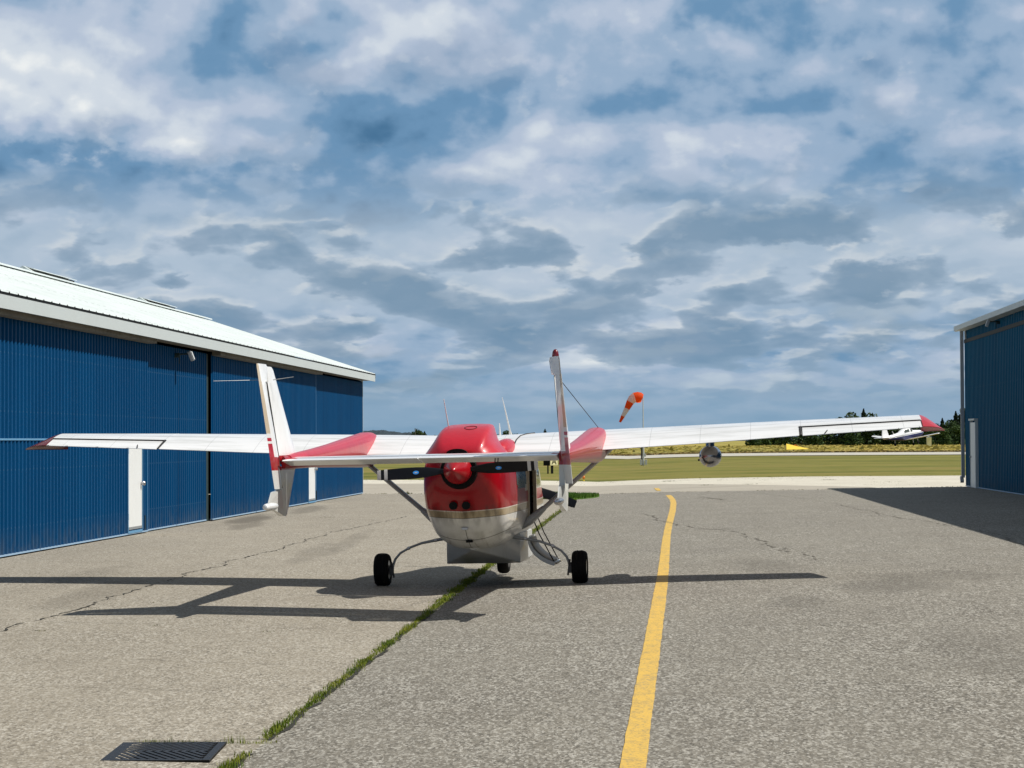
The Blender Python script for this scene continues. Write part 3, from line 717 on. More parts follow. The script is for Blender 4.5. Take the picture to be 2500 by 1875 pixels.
# ------------------------------------------------------------------ drain grate
gr = empty('drain_grate', (-2.065, 13.22, gz(-2.07, 13.22))); tag(gr, 'black cast iron drain grate with herringbone slots set in the pavement', 'drain grate')
w2, h2 = .315, .385
MB().box(-w2, w2, -h2, h2, -.02, .003).build('sump', M['black'], gr)
fr = MB(); fr.box(-w2, -w2 + .07, -h2, h2, .003, .008); fr.box(w2 - .045, w2, -h2, h2, .003, .008); fr.box(-w2 + .07, w2 - .045, -h2, -h2 + .05, .003, .008); fr.box(-w2 + .07, w2 - .045, h2 - .03, h2, .003, .008)
fr.build('frame', M['iron'], gr, bevel=.0015)
bars = MB(); bars.box(-w2 + .07, w2 - .06, -.012, .012, .0035, .0075)
for k in range(-9, 10):
    for sgn in (-1, 1):
        cx = k * .052; 
        a = Vector((cx, sgn * .012, .0055)); b = Vector((cx + .20, sgn * (h2 - .035), .0055))
        x_lo, x_hi = -w2 + .07, w2 - .06
        # clip to the frame
        def clip(p, q):
            t0, t1 = 0.0, 1.0; dx = q.x - p.x
            if p.x < x_lo: t0 = max(t0, (x_lo - p.x) / dx)
            if q.x > x_hi: t1 = min(t1, (x_hi - p.x) / dx)
            return (p.lerp(q, t0), p.lerp(q, t1)) if t1 - t0 > .08 and p.x < x_hi else None
        c = clip(a, b)
        if not c: continue
        p, q = c; d = (q - p).normalized(); n = Vector((-d.y, d.x, 0))
        bars.obox((p + q) / 2, d, n, (0, 0, 1), (q - p).length / 2, .0135, .002)
bars.build('grate_bars', M['iron'], gr)

# ------------------------------------------------------------------ corrugated sheet
def corr(mb, s0, s1, z0, z1, off, sgn=1, pitch=.2, depth=.036):
    """vertical ribs; x = offset outwards * sgn, y = s"""
    prof = [(0, 0), (.42, 0), (.55, 1), (.87, 1), (1.0, 0)]
    s = s0; pts = [(s0, 0.0)]
    while s < s1 - 1e-6:
        for (a, d) in prof[1:]:
            t = s + a * pitch
            if t > s1: break
            pts.append((t, d))
        s += pitch
    if pts[-1][0] < s1: pts.append((s1, 0.0))
    vs = []
    for (t, d) in pts: vs += [(sgn * (off + d * depth), t, z0), (sgn * (off + d * depth), t, z1)]
    mb.add(vs, [(2 * i, 2 * i + 2, 2 * i + 3, 2 * i + 1) for i in range(len(pts) - 1)])
    return mb

# ------------------------------------------------------------------ left hangar
ANG = rad(4.05)
LH = empty('hangar', (-7.924, 34.037, .055), -ANG); LH.scale = (1, 1, .985)
tag(LH, 'long blue hangar with a white metal roof and two white doors on the left', 'hangar')
S0, S1 = -44.0, 40.66
def panels(parent, s0, s1, off, name, m, sgn=1, zt=3.80, z0=.06, zs=1.86):
    p = MB(); corr(p, s0, s1, z0, zs, off, sgn); 
    corr(p, s0, s1, zs, zt, off + .010, sgn)
    return p.build(name, m, parent, fixn=False)
p = panels(LH, 9.65, 15.44, .0, 'wall', M['blue']); panels(LH, 30.47, S1, .0, 'wall', M['blue'])
l1 = panels(LH, S0, 9.61, .07, 'sliding_door', M['blue']); l2 = panels(LH, 15.74, 30.43, .07, 'sliding_door', M['blue'])
# edges of the leaves
e = MB(); e.box(0.0, .094, 9.61, 9.645, .06, 3.80); e.build('edge_trim', M['bluetrim'], l1)
e = MB(); e.box(0.0, .094, 30.435, 30.47, .06, 3.80); e.build('edge_trim', M['bluetrim'], l2)
MB().box(-.10, .02, 15.44, 15.72, .02, 3.80).build('door_gap', M['darkgreen'], LH)
# seam flashing at mid height
fl = MB(); fl.box(.075, .118, S0, 9.61, 1.845, 1.875); fl.build('seam_flashing', M['bluetrim'], l1)
fl = MB()
for a, b, o_ in ((S0, 2.1, .11), (2.12, 9.6, .11), (9.70, 12.4, .045), (12.45, 15.4, .045), (15.75, 21.0, .11), (21.05, 30.4, .11), (30.5, S1, .045)): fl.box(o_ - .06, o_, a, b, .035, .062)
fl.build('bottom_rail', M['trimgrey'], LH)
MB().box(-.1, .01, S0, S1, -.08, .04).build('foundation', M['darkgreen'], LH)
# far corner trim, gable ends, core
MB().box(-.02, .045, S1, S1 + .05, .03, 3.86).build('corner_trim', M['hwhite'], LH)
RO = -5.31; ZR = 6.01; ZE = 4.085
def gable(mb, s, zt=3.80): mb.prism([(0, .03), (0, 3.85), (RO, ZR - .14), (2 * RO, 3.85), (2 * RO, .03)], s, s + .04, 'Y')
gb = MB(); gable(gb, S1 - .06); gable(gb, S0); gb.box(2 * RO - .03, 2 * RO, S0, S1, .03, 3.85); gb.build('gable_wall', M['blue'], LH)
# roof with ribs, both slopes
def roof(parent, ro, zr, ze, ex, s0, s1, m, sgn=1, pitch=.46):
    r = MB(); prof = []
    s = s0
    while s < s1:
        prof += [(s, 0), (s + pitch * .80, 0), (s + pitch * .84, .018), (s + pitch * .94, .018), (min(s + pitch * .98, s1), 0)]; s += pitch
    prof.append((s1, 0))
    for xa, xb, za, zb in ((ex, ro, ze, zr), (2 * ro - ex, ro, ze, zr)):
        vs = []
        for (t, d) in prof:
            t = min(t, s1); vs += [(sgn * xa, t, za + d), (sgn * xb, t, zb + d)]
        r.add(vs, [(2 * i, 2 * i + 2, 2 * i + 3, 2 * i + 1) for i in range(len(prof) - 1)])
    # solid edge
    for xa, xb, za, zb in ((ex, ro, ze, zr), (2 * ro - ex, ro, ze, zr)):
        for t in (s0, s1): r.add([(sgn * xa, t, za), (sgn * xb, t, zb), (sgn * xb, t, zb - .16), (sgn * xa, t, za - .16)], [(0, 1, 2, 3)])
    return r.build('roof', m, parent, fixn=False)
rf = roof(LH, RO, ZR, ZE, .46, S0 - .4, S1 + .14, M['roof'])
MB().prism([(RO - .22, ZR - .02), (RO, ZR + .06), (RO + .22, ZR - .02), (RO + .22, ZR + .02), (RO, ZR + .085), (RO - .22, ZR + .02)], S0 - .4, S1 + .14, 'Y').build('ridge_cap', M['roof'], rf)
for a, b in ((19.71, 23.67), (31.58, 35.54), (7.9, 11.9), (-4.0, .1)):
    v = MB(); v.prism([(RO - .20, ZR + .085), (RO, ZR + .14), (RO + .20, ZR + .085), (RO + .20, ZR + .10), (RO, ZR + .16), (RO - .20, ZR + .10)], a, b, 'Y')
    v.box(RO - .14, RO + .14, a + .1, b - .1, ZR + .03, ZR + .08); v.prism([(RO - .22, ZR + .02), (RO, ZR + .155), (RO + .22, ZR + .02)], a - .25, a, 'Y')
    v.build('ridge_vent', M['roof'], rf)
    MB().box(RO - .145, RO + .145, a + .05, b - .05, ZR + .045, ZR + .078).build('vent_slot', M['black'], rf)
fa = MB(); fa.box(.42, .45, S0 - .4, S1 + .12, 3.835, 4.045); fa.build('fascia', M['hwhite'], LH)
MB().box(.425, .452, S0 - .4, S1 + .12, 4.045, 4.075).build('closure_strip', M['black'], LH)
for t in (S1 + .12,):
    rk = MB(); rk.add([(.45, t, 3.84), (.45, t, 4.10), (RO, t, ZR + .02), (RO, t, ZR - .2), (2 * RO - .45, t, 4.10), (2 * RO - .45, t, 3.84)], [(0, 1, 2, 3), (3, 2, 4, 5)])
    rk.build('rake_board', M['hwhite'], LH, fixn=False)
MB().box(.0, .42, S0, S1 + .1, 3.862, 3.885).build('soffit', M['soffit'], LH)
for a, b in ((S0, 9.55), (15.75, 30.4)): MB().box(.10, .30, a, b, 3.765, 3.855).build('door_track', M['soffit'], LH)
# personnel doors
for a, b, z0, z1, kn in ((7.98, 9.06, .125, 1.89, 8.98), (28.98, 30.14, .10, 1.88, 30.05)):
    d = MB(); d.box(.075, .115, a, b, z0, z1); d = d.build('door', M['door'], LH, bevel=.006)
    fr = MB(); fr.box(.07, .125, a - .05, a - .012, z0 - .02, z1 + .05); fr.box(.07, .125, b + .012, b + .05, z0 - .02, z1 + .05); fr.box(.07, .125, a - .012, b + .012, z1 + .012, z1 + .05); fr.build('door_frame', M['bluetrim'], d)
    MB().box(.07, .12, a - .03, b + .03, z0 - .07, z0 - .022).build('sill', M['bluetrim'], d)
    MB().box(.116, .121, a + .02, b - .02, z0, z0 + .05).build('kick_plate', M['metal'], d)
    k = MB(); k.tube([(.115, kn, 1.0), (.175, kn, 1.0)], .035, 12); k.tube([(.175, kn, 1.0), (.20, kn, 1.0)], [.05, .03], 12); k.build('knob', M['chrome'], d)
    for z in (z0 + .25, z1 - .25): MB().box(.112, .124, a - .03, a + .015, z - .06, z + .06).build('hinge', M['metal'], d)
    MB().box(.09, .12, b + .25, b + .29, .08, .36).build('floor_bolt', M['darkgreen'], LH)
# floodlight under the eave
def flood(parent, off, s, z, sgn=1, face=-1):
    f_ = MB(); f_.tube([(sgn * off, s, z), (sgn * (off + .10), s, z)], .05, 10); f_.tube([(sgn * (off + .10), s, z), (sgn * (off + .10), s, z - .18)], .010, 8)
    f_.tube([(sgn * (off + .10), s, z + .02), (sgn * (off + .28), s + .05, z + .03)], .018, 8); fo = f_.build('floodlight', M['darkgreen'], parent, smooth=40)
    b = MB(); b.obox((sgn * (off + .34), s + .02, z - .02), Vector((sgn * .93, .1, .35)).normalized(), (0, 1, 0), Vector((-sgn * .35, 0, .93)).normalized(), .035, .06, .105); b.build('lamp_head', M['metal'], fo, bevel=.008)
    g = MB(); g.obox((sgn * (off + .385), s + .02, z - .005), Vector((sgn * .93, .1, .35)).normalized(), (0, 1, 0), Vector((-sgn * .35, 0, .93)).normalized(), .004, .048, .088); g.build('lens', M['box'], fo)
flood(LH, .03, 12.3, 3.64)

# ------------------------------------------------------------------ right hangar
RH = empty('hangar', (14.95, 73.19, .235), -rad(3.87))
tag(RH, 'tall teal blue hangar with one narrow white door at the right edge, shaded', 'hangar')
R0 = -78.0
p = MB(); corr(p, R0, -.02, .05, 4.72, 0, -1, .3, .05); w_ = p.build('wall', M['blue_r'], RH, fixn=False)
p = MB(); corr(p, R0, -.02, 4.84, 5.22, -.05, -1, .3, .05); p.build('wall', M['blue_r'], RH, fixn=False)
MB().box(-.06, .02, R0, .0, 4.722, 4.838).build('door_track', M['black'], RH)
MB().box(-.06, .03, R0, -.02, .02, .05).build('bottom_rail', M['trimgrey'], RH)
MB().box(-.045, .0, -.14, .0, 4.84, 5.16).build('corner_trim', M['hwhite'], RH)
MB().box(.0, .04, -.05, .0, -.1, 5.2).build('corner_post', M['blue_r'], RH)
RW = 9.0
gb = MB(); gb.prism([(.02, -.2), (.02, 5.2), (RW, 7.4), (2 * RW, 5.2), (2 * RW, -.2)], -.03, .02, 'Y'); gb.prism([(.02, -.2), (.02, 5.2), (RW, 7.4), (2 * RW, 5.2), (2 * RW, -.2)], R0, R0 + .05, 'Y'); gb.box(2 * RW, 2 * RW + .04, R0, 0, -.2, 5.2)
gb.build('gable_wall', M['blue_r'], RH)
rfr = roof(RH, RW, 7.55, 5.27, -.30, R0 - .3, .30, M['roof'], 1)
fa = MB(); fa.box(-.35, -.31, R0 - .3, .30, 5.13, 5.285); fa.box(-.31, -.02, R0 - .3, .30, 5.13, 5.15); fa.build('fascia', M['hwhite'], RH)
ds = MB(); ds.box(-.17, -.06, .06, .16, .30, 5.13); ds.obox((-.15, .13, .24), (1, 0, 0), Vector((0, .8, -.6)), Vector((0, .6, .8)), .055, .05, .10); ds.build('downspout', M['pillar'], RH)
d = MB(); d.box(-.11, -.03, -2.80, -1.72, .02, 2.10); d = d.build('door', M['door'], RH, bevel=.006)
fr = MB(); fr.box(-.12, -.02, -1.72, -1.66, .0, 2.16); fr.box(-.12, -.02, -2.86, -2.80, .0, 2.16); fr.box(-.16, -.02, -2.90, -1.60, 2.16, 2.22); fr.build('door_frame', M['hwhite'], d)
MB().tube([(-.09, -1.80, 1.0), (-.16, -1.80, 1.0)], .03, 10).build('knob', M['metal'], d)
flood(RH, .0, -7.4, 5.02, -1)

# ------------------------------------------------------------------ main aircraft, local frame: x right, y nose, z up, origin under the main wheels
yaw = .112; P0 = Vector((-.40, 28.0, 0)); rv = Vector((math.cos(yaw), -math.sin(yaw), 0)); fv = Vector((math.sin(yaw), math.cos(yaw), 0))
zl = gz(*(P0 - rv * 1.245).xy); zr = gz(*(P0 + rv * 1.245).xy); P0.z = (zl + zr) / 2; rv.z = (zr - zl) / 2.49
nz_ = P0 + fv * 2.39; fv.z = (gz(nz_.x, nz_.y) - P0.z) / 2.39 + .0107; rv.normalize(); fv = (fv - rv * fv.dot(rv)).normalized(); uv = rv.cross(fv)
AC = empty('airplane'); AC.matrix_world = Matrix(((rv.x, fv.x, uv.x, P0.x), (rv.y, fv.y, uv.y, P0.y), (rv.z, fv.z, uv.z, P0.z), (0, 0, 0, 1)))
tag(AC, 'red and white twin boom airplane with open cabin door parked between the hangars', 'airplane')

def sect(y, hw, zb, zt, n=44, et=2.6, eb=2.4, zc=None):
    zc = zc if zc is not None else zb + (zt - zb) * .48; r = []
    for k in range(n):
        th = 2 * PI * k / n; c, s = math.cos(th), math.sin(th); e = et if s > 0 else eb
        x = hw * math.copysign(abs(c) ** (2 / e), c); z = zc + ((zt - zc) if s > 0 else (zc - zb)) * math.copysign(abs(s) ** (2 / e), s)
        r.append((x, y, z))
    return r
ST = [(-1.74, .235, 1.225, 1.68, 2.1, 2.1), (-1.71, .35, 1.10, 1.70, 2.5, 2.3), (-1.65, .425, .97, 1.715, 3.0, 2.5), (-1.52, .470, .83, 1.73, 3.4, 2.6), (-1.28, .495, .65, 1.75, 3.6, 2.6),
      (-.95, .512, .515, 1.77, 3.6, 2.6), (-.62, .528, .470, 1.78, 3.6, 2.6), (-.3, .545, .455, 1.78, 3.6, 2.6), (0.02, .565, .45, 1.79, 3.6, 2.6), (.34, .585, .45, 1.79, 3.6, 2.6), (.72, .60, .45, 1.79, 3.6, 2.6), (1.10, .605, .45, 1.79, 3.6, 2.6),
      (1.6, .60, .46, 1.79, 3.2, 2.5), (2.0, .585, .48, 1.72, 3.0, 2.5), (2.35, .56, .50, 1.55, 2.8, 2.5), (2.65, .54, .53, 1.38, 2.6, 2.5), (3.1, .50, .58, 1.33, 2.5, 2.4), (3.6, .44, .68, 1.32, 2.4, 2.3), (3.95, .36, .82, 1.35, 2.2, 2.2), (4.1, .26, .95, 1.36, 2.1, 2.1)]
rings = [sect(y, hw, zb, zt, 64, et, eb) for (y, hw, zb, zt, et, eb) in ST]
fz = MB(); fz.rings(rings)
# cut the doorway out of the right side (y .34 .. 1.10, z .80 .. 1.52)
keep = []
for f_ in fz.f:
    c = sum((Vector(fz.v[i]) for i in f_), Vector()) / len(f_)
    if .34 < c.y < 1.10 and c.x > .3 and .80 < c.z < 1.54: continue
    keep.append(f_)
fz.f = keep; fz.m = [0] * len(keep)
FU = fz.build('fuselage', M['fuse'], AC, smooth=50)
inn = MB(); inn.box(-.50, .54, .30, 1.16, .70, 1.62); inn.f = [q for q in inn.f if not all(inn.v[i][0] > .5 for i in q)]; inn.m = [0] * len(inn.f); inn.build('cabin_interior', M['dark'], FU, fixn=False)
st_ = MB(); st_.box(-.35, .1, .55, .95, .75, .95); st_.box(-.35, .1, .50, .60, .95, 1.4); st_.build('seat', M['beige'], FU, bevel=.03)
for q_ in ((.565, .612, 1.09, 1.125), (.555, .60, .315, .345)): MB().box(*q_, .80, 1.54).build('door_jamb', M['beige'], FU)
# side windows, slightly proud
def side_glass(y0, y1, z0, z1, sg, name='window'):
    g = MB(); ny, nz = 8, 8; vs = []; 
    for j in range(nz + 1):
        for i in range(ny + 1):
            y = y0 + (y1 - y0) * i / ny; z = z0 + (z1 - z0) * j / nz
            hw = float(np.interp(y, [s_[0] for s_ in ST], [s_[1] for s_ in ST])); zt = float(np.interp(y, [s_[0] for s_ in ST], [s_[3] for s_ in ST])); zb = float(np.interp(y, [s_[0] for s_ in ST], [s_[2] for s_ in ST]))
            et = float(np.interp(y, [s_[0] for s_ in ST], [s_[4] for s_ in ST])); zc = zb + (zt - zb) * .48
            x = hw * (1 - min(.98, abs((z - zc) / (zt - zc))) ** et) ** (1 / et) + .003
            # rounded corners
            vs.append((sg * x, y, z))
    fs = [(j * (ny + 1) + i, j * (ny + 1) + i + 1, (j + 1) * (ny + 1) + i + 1, (j + 1) * (ny + 1) + i) for j in range(nz) for i in range(ny) if (i, j) not in ((0, 0), (ny - 1, 0), (0, nz - 1), (ny - 1, nz - 1))]
    g.add(vs, fs); return g.build(name, M['glass'], FU, smooth=True)
side_glass(-.52, .20, 1.20, 1.56, 1); side_glass(1.20, 1.75, 1.18, 1.55, 1)
for a, b in ((-.50, .1), (.2, .9), (1.0, 1.7)): side_glass(a, b, 1.18, 1.55, -1)
ws = MB(); ws.rings([[(Vector(p) + Vector((0, .01, .008))) for p in r[6:27]] for r in rings[13:16]], closed=False, cap0=False, cap1=False); ws.build('windscreen', M['glass'], FU, smooth=True)
# upper air scoop of the rear engine
hp = [(-.535, 1.58), (-.522, 1.63), (-.495, 1.685), (-.455, 1.75), (-.405, 1.83), (-.365, 1.90), (-.33, 1.955), (-.295, 1.985), (-.25, 1.997), (-.1, 2.004), (.1, 2.004), (.25, 1.999), (.292, 1.988), (.315, 1.960), (.335, 1.90), (.365, 1.82), (.42, 1.745), (.485, 1.68), (.522, 1.63), (.535, 1.58)]
rr = []
for y, kx, zt in ((-1.71, .62, 1.66), (-1.68, .74, 1.715), (-1.62, .83, 1.775), (-1.52, .895, 1.84), (-1.38, .93, 1.90), (-1.2, .95, 1.95), (-1.0, .95, 1.985), (-.8, .92, 2.003), (-.6, .87, 2.010), (-.35, .80, 2.010), (-.32, .79, 2.003), (-.30, .76, 1.985)):
    rr.append([(x * kx, y, 1.58 + (z - 1.58) * (zt - 1.58) / .424) for x, z in hp])
h = MB(); h.rings(rr, closed=False, cap0=True, cap1=True); SCP = h.build('intake_scoop', M['redtop'], AC, smooth=42)
f2 = MB(); rr = []
for y, s_ in ((-.75, .2), (-.6, .6), (-.35, .9), (0, 1.0), (.25, .9), (.4, .5)):
    rr.append([(.36 + .15 * s_ * math.cos(2 * PI * k / 20), y, 1.66 + .165 * s_ * math.sin(2 * PI * k / 20)) for k in range(20)])
f2.rings(rr); f2.build('root_fairing', M['redtop'], AC, smooth=True)
# oval access panel outline on the scoop
pts = []
for k in range(25):
    th = 2 * PI * k / 24; x = .0 + .075 * math.cos(th); y = -1.16 + .10 * math.sin(th)
    zt = float(np.interp(y, [-1.38, -1.2, -1.0, -.8, -.5], [1.90, 1.95, 1.985, 2.003, 2.012])); pts.append((x + .06, y, zt + .003))
o_ = MB(); o_.tube(pts, .0035, 6, cap=False); o_.build('access_panel', M['seam'], SCP)
# air exit above spinner
ex = MB(); ex.prism([(.125 * math.cos(PI * k / 14) - .03, 1.652 + .055 * math.sin(PI * k / 14)) for k in range(15)], -1.80, -1.60, 'Y'); ex.build('air_exit', M['black'], AC)
# spinner ring and spinner
MB().lathe([(-1.775, .05), (-1.776, .212), (-1.75, .222), (-1.70, .232), (-1.69, .1)], 'Y', (-.012, 0, 1.45)).build('cowl_ring', M['black'], AC, smooth=40)
MB().lathe([(-2.32, .004), (-2.31, .02), (-2.27, .045), (-2.18, .088), (-2.06, .132), (-1.95, .158), (-1.86, .165), (-1.82, .163)], 'Y', (-.012, 0, 1.455), 40).build('spinner', M['red'], AC, smooth=50)
# propellers
def blade_ring(r, chord, th, tw, y0, c, ang):
    d = Vector((math.cos(ang), 0, math.sin(ang))); n = Vector((-math.sin(ang), 0, math.cos(ang))); yv = Vector((0, 1, 0))
    ct, st = math.cos(tw), math.sin(tw); ca = n * ct + yv * st; na = -n * st + yv * ct; pts = []
    for k in range(16):
        a = 2 * PI * k / 16; pts.append(Vector(c) + d * r + ca * (math.cos(a) * chord / 2) + na * (math.sin(a) * th / 2))
    return pts
def prop(parent, c, ang, R_, bands=True, twd=1, logo=True):
    pr = bpy.data.objects.new('propeller', None); COL.objects.link(pr); pr.parent = parent
    hb = MB(); hb.lathe([(-.06, .07), (.06, .07)], 'Y', c); hb.build('hub', M['black'], pr)
    for k in range(2):
        a = ang + PI * k
        prof = [(.09, .055, .05, 1.0), (.16, .07, .04, .85), (.24, .105, .03, .65), (.36, .135, .022, .48), (.5, .145, .017, .38), (.65, .142, .013, .31), (.78, .135, .010, .26), (R_ - .125, .128, .008, .22)]
        rg = [blade_ring(r, ch, th, twd * tw, 0, c, a) for r, ch, th, tw in prof]
        b = MB(); b.rings(rg); tip = [(R_ - .125, .128, .008, .22), (R_ - .085, .125, .008, .21), (R_ - .045, .122, .007, .21), (R_ - .004, .112, .006, .20), (R_, .10, .004, .20)]
        if not bands:
            b.rings([blade_ring(r, ch, th, twd * tw, 0, c, a) for r, ch, th, tw in tip])
            b.build('blade', M['blade'], pr, smooth=60); continue
        b.rings([blade_ring(r, ch, th, twd * tw, 0, c, a) for r, ch, th, tw in tip[1:3]])
        bo = b.build('blade', M['blade'], pr, smooth=60)
        wb = MB(); wb.rings([blade_ring(r, ch + .001, th + .001, twd * tw, 0, c, a) for r, ch, th, tw in tip[0:2]]); wb.rings([blade_ring(r, ch + .001, th + .001, twd * tw, 0, c, a) for r, ch, th, tw in tip[2:]]); wb.build('tip_band', M['bladewhite'], pr, smooth=60)
        if logo:
            d = Vector((math.cos(a), 0, math.sin(a))); n = Vector((-math.sin(a), 0, math.cos(a))); tw = twd * .40; ca = n * math.cos(tw) + Vector((0, 1, 0)) * math.sin(tw); na = -n * math.sin(tw) + Vector((0, 1, 0)) * math.cos(tw)
            if na.y > 0: na = -na
            cc = Vector(c) + d * .49 + na * .0115
            for sx, mm, lift, s1_ in ((1.0, 'logo', 0, 1), (.55, 'bladewhite', .0015, .35)):
                lg = MB(); ct = cc + na * lift
                lg.add([ct + d * (.036 * sx * math.cos(2 * PI * q / 20)) + ca * (.023 * s1_ * math.sin(2 * PI * q / 20) + .004 * lift / .0015 * (q > 10)) for q in range(20)], [list(range(20))]); lg.build('decal', M[mm], pr)
    return pr
prop(AC, (-.012, -1.90, 1.455), rad(2.6), .955, True, -1)
prop(AC, (0.0, 4.25, 1.19), rad(-20.5), .915, False, 1, False)
MB().lathe([(4.05, .16), (4.2, .17), (4.4, .14), (4.55, .07), (4.62, .005)], 'Y', (0, 0, 1.19)).build('spinner', M['red'], AC, smooth=40)
# exhausts, latches
ehx = MB()
for x in (-.095, .058): ehx.lathe([(-1.66, .046), (-1.66, .035), (-1.62, .034)], 'Y', (x, -.06, 1.035), 20); ehx.lathe([(-1.73, .048), (-1.45, .050)], 'Y', (x, 0, 1.035), 20)
ehx.build('exhaust_pipe', M['black'], AC, smooth=40)
lt = MB(); lt.box(-.035, .04, -1.46, -1.36, .735, .765); lt.build('cowl_latch', M['alu'], AC, bevel=.004)
lt = MB(); lt.box(-.02, .055, -1.20, -.95, .575, .605); lt.build('drain_port', M['black'], AC)
lt = MB(); lt.tube([(.30 + .022 * math.cos(k * PI / 8), -1.63 - .01 * 0, 1.10 + .03 * math.sin(k * PI / 8)) for k in range(17)], .004, 6, cap=False); lt.build('tie_ring', M['alu'], AC)
# belly pod
pod = MB()
A_ = [(.476, .24), (.476, .50), (-.476, .50), (-.476, .24)]
def pr_(y, hw, z0, z1, ch): return [(-hw, y, z1), (-hw, y, z0 + ch), (-hw + ch * .8, y, z0), (hw - ch * .8, y, z0), (hw, y, z0 + ch), (hw, y, z1)]
apex = [(-.30, -.75, .60), (-.02, -.72, .47), (0, -.70, .46), (.02, -.70, .46), (.04, -.72, .47), (.30, -.75, .60)]
pod.rings([apex, pr_(.30, .47, .245, .62, .01), pr_(.6, .485, .24, .62, .03), pr_(1.6, .49, .23, .62, .05), pr_(2.0, .42, .28, .62, .06), pr_(2.3, .25, .40, .62, .04)])
pod.build('belly_pod', M['podgrey'], AC, smooth=14)

# wings
wx = [0, 1.6, 2.75, 4.07, 5.5]; wTE = [1.632, 1.660, 1.712, 1.787, 1.862]; wCR = [1.868, 1.918, 1.948, 1.982, 2.012]; wYT = [-.46, -.46, -.46, -.42, -.36]; wYL = [1.08, 1.08, 1.06, .92, .76]; wTH = [.20, .20, .19, .15, .11]
def ws_(x): 
    return [float(np.interp(x, wx, a)) for a in (wTE, wCR, wYT, wYL, wTH)]
def wprof(x, t0, t1, sg, n=10, drop=0.0):
    zt, zc, yt, yl, th = ws_(x); ch = yl - yt; zle = zc - th * .62
    def up(t): return zt + (zc - zt) * (1 - ((t - .32) / .68) ** 1.55) if t > .32 else zc - (zc - zle) * ((.32 - t) / .32) ** 2.2
    def lo(t): 
        zb = zc - th
        return zle - (zle - zb) * (1 - ((.25 - t) / .25) ** 2) if t < .25 else zb + (zt - .006 - zb) * ((t - .25) / .75) ** 1.0
    ts = [t0 + (t1 - t0) * ((1 - math.cos(PI * k / n)) / 2) for k in range(n + 1)]
    u_ = [(sg * x, yl - ch * t, up(t) - drop) for t in ts]; l_ = [(sg * x, yl - ch * t, min(lo(t), up(t) - .004) - drop) for t in ts]
    return u_ + l_[::-1]
HG = .735
for sg in (-1, 1):
    xs_ = [.0 if sg > 0 else .0, .6, 1.2, 1.9, 2.75, 3.4, 4.02]
    w = MB(); w.rings([wprof(x, 0, 1, sg, 12) for x in (0.01, .55, 1.1, 1.62)]); w.rings([wprof(x, 0, 1, sg, 12) for x in (1.62, 2.2, 2.75, 3.4, 4.0)])
    w.rings([wprof(x, 0, HG, sg, 12) for x in (4.0, 4.5, 5.0, 5.5)])
    WG = w.build('wing', M['wing'], AC, smooth=38)
    al = MB(); al.rings([wprof(x, HG + .018, 1, sg, 6, .004) for x in (4.045, 4.5, 5.0, 5.485)]); al_o = al.build('aileron', M['wing'], WG, smooth=38)
    # dark gap strips along aileron and flap lines
    sp = MB()
    for x in (4.0, 5.5): pass
    a = [wprof(x, HG, HG + .02, sg, 2, .03)[0] for x in (4.0, 5.5)]
    sp.add([(a[0][0], a[0][1] + .002, a[0][2] - .004), (a[1][0], a[1][1] + .002, a[1][2] - .004), (a[1][0], a[1][1] - .034, a[1][2] - .008), (a[0][0], a[0][1] - .034, a[0][2] - .008)], [(0, 1, 2, 3)])
    for xa_, xb_ in ((4.0, 4.75), (4.75, 5.49)):
        qa, qb = wprof(xa_, HG, HG + .02, sg, 2, -.003)[1], wprof(xb_, HG, HG + .02, sg, 2, -.003)[1]
        sp.tube([qa, qb], .0095, 6)
    qa = wprof(4.02, HG, HG + .02, sg, 2, -.003)[0]; qb = wprof(4.02, .98, 1.0, sg, 2, -.003)[2]; sp.tube([qa, qb], .010, 6)
    sp.build('hinge_gap', M['seam'], WG, fixn=False)
    for k_, x_ in enumerate((4.4, 4.8, 5.2, 5.45)):
        q_ = wprof(x_, .95, 1, sg, 2)[2]; MB().tube([q_, (q_[0], q_[1] - .11, q_[2] - .004)], .003, 5).build('static_wick', M['seam'], al_o)
    if sg > 0:
        rl = [wprof(x_, t_, .99, 1, 2)[0] for x_, t_ in ((.66, .34), (.56, .40), (.50, .50), (.475, .65), (.47, .85))]; MB().tube([(a_, b_, c_ + .002) for a_, b_, c_ in rl], .008, 6).build('root_seam', M['seam'], WG)
    # trim tab slit
    t_ = MB(); q0 = wprof(4.30 if sg < 0 else 4.33, .90, 1, sg, 2)[0]; t_.obox((q0[0], q0[1] - .07, q0[2] - .018), (1, 0, 0), Vector((.25 * sg, 1, .25)).normalized(), (0, 0, 1), .004, .07, .006); t_.build('tab_slit', M['seam'], WG)
    # drooped tip
    tp = MB(); rg = []
    base = wprof(5.5, 0, 1, sg, 12); yt0 = ws_(5.5)[2]; yl0 = ws_(5.5)[3]
    for k in range(8):
        q_ = k / 7; ring = []
        for p_ in base:
            t_ = (yl0 - p_[1]) / (yl0 - yt0)                       # 0 at the leading edge, 1 at the trailing edge
            dx = (.05 + .21 * t_ ** .8) * math.sin(q_ * PI / 2); mid_ = 1.815
            zz_ = mid_ + (p_[2] - mid_) * (math.cos(q_ * PI / 2) * .94 + .06) - .02 * q_ * q_ * (1 - .4 * t_)
            ring.append((sg * (5.5 + dx), p_[1] - .03 * q_ * (1 - t_), zz_))
        rg.append(ring)
    tp.rings(rg); tp.build('wing_tip', M['maroon' if sg < 0 else 'redtop'], WG, smooth=50)  # left tip gets a darker red: its shade is put into the colour
    # lift strut
    A0 = Vector((sg * .60, .35, .78)); A1 = Vector((sg * 1.72, .42, 1.735)); d = (A1 - A0).normalized()
    s_ = MB(); s_.tube([A0 - d * .05, A0, A1], .0, 16)
    s_ = MB(); n = 16; rg = []
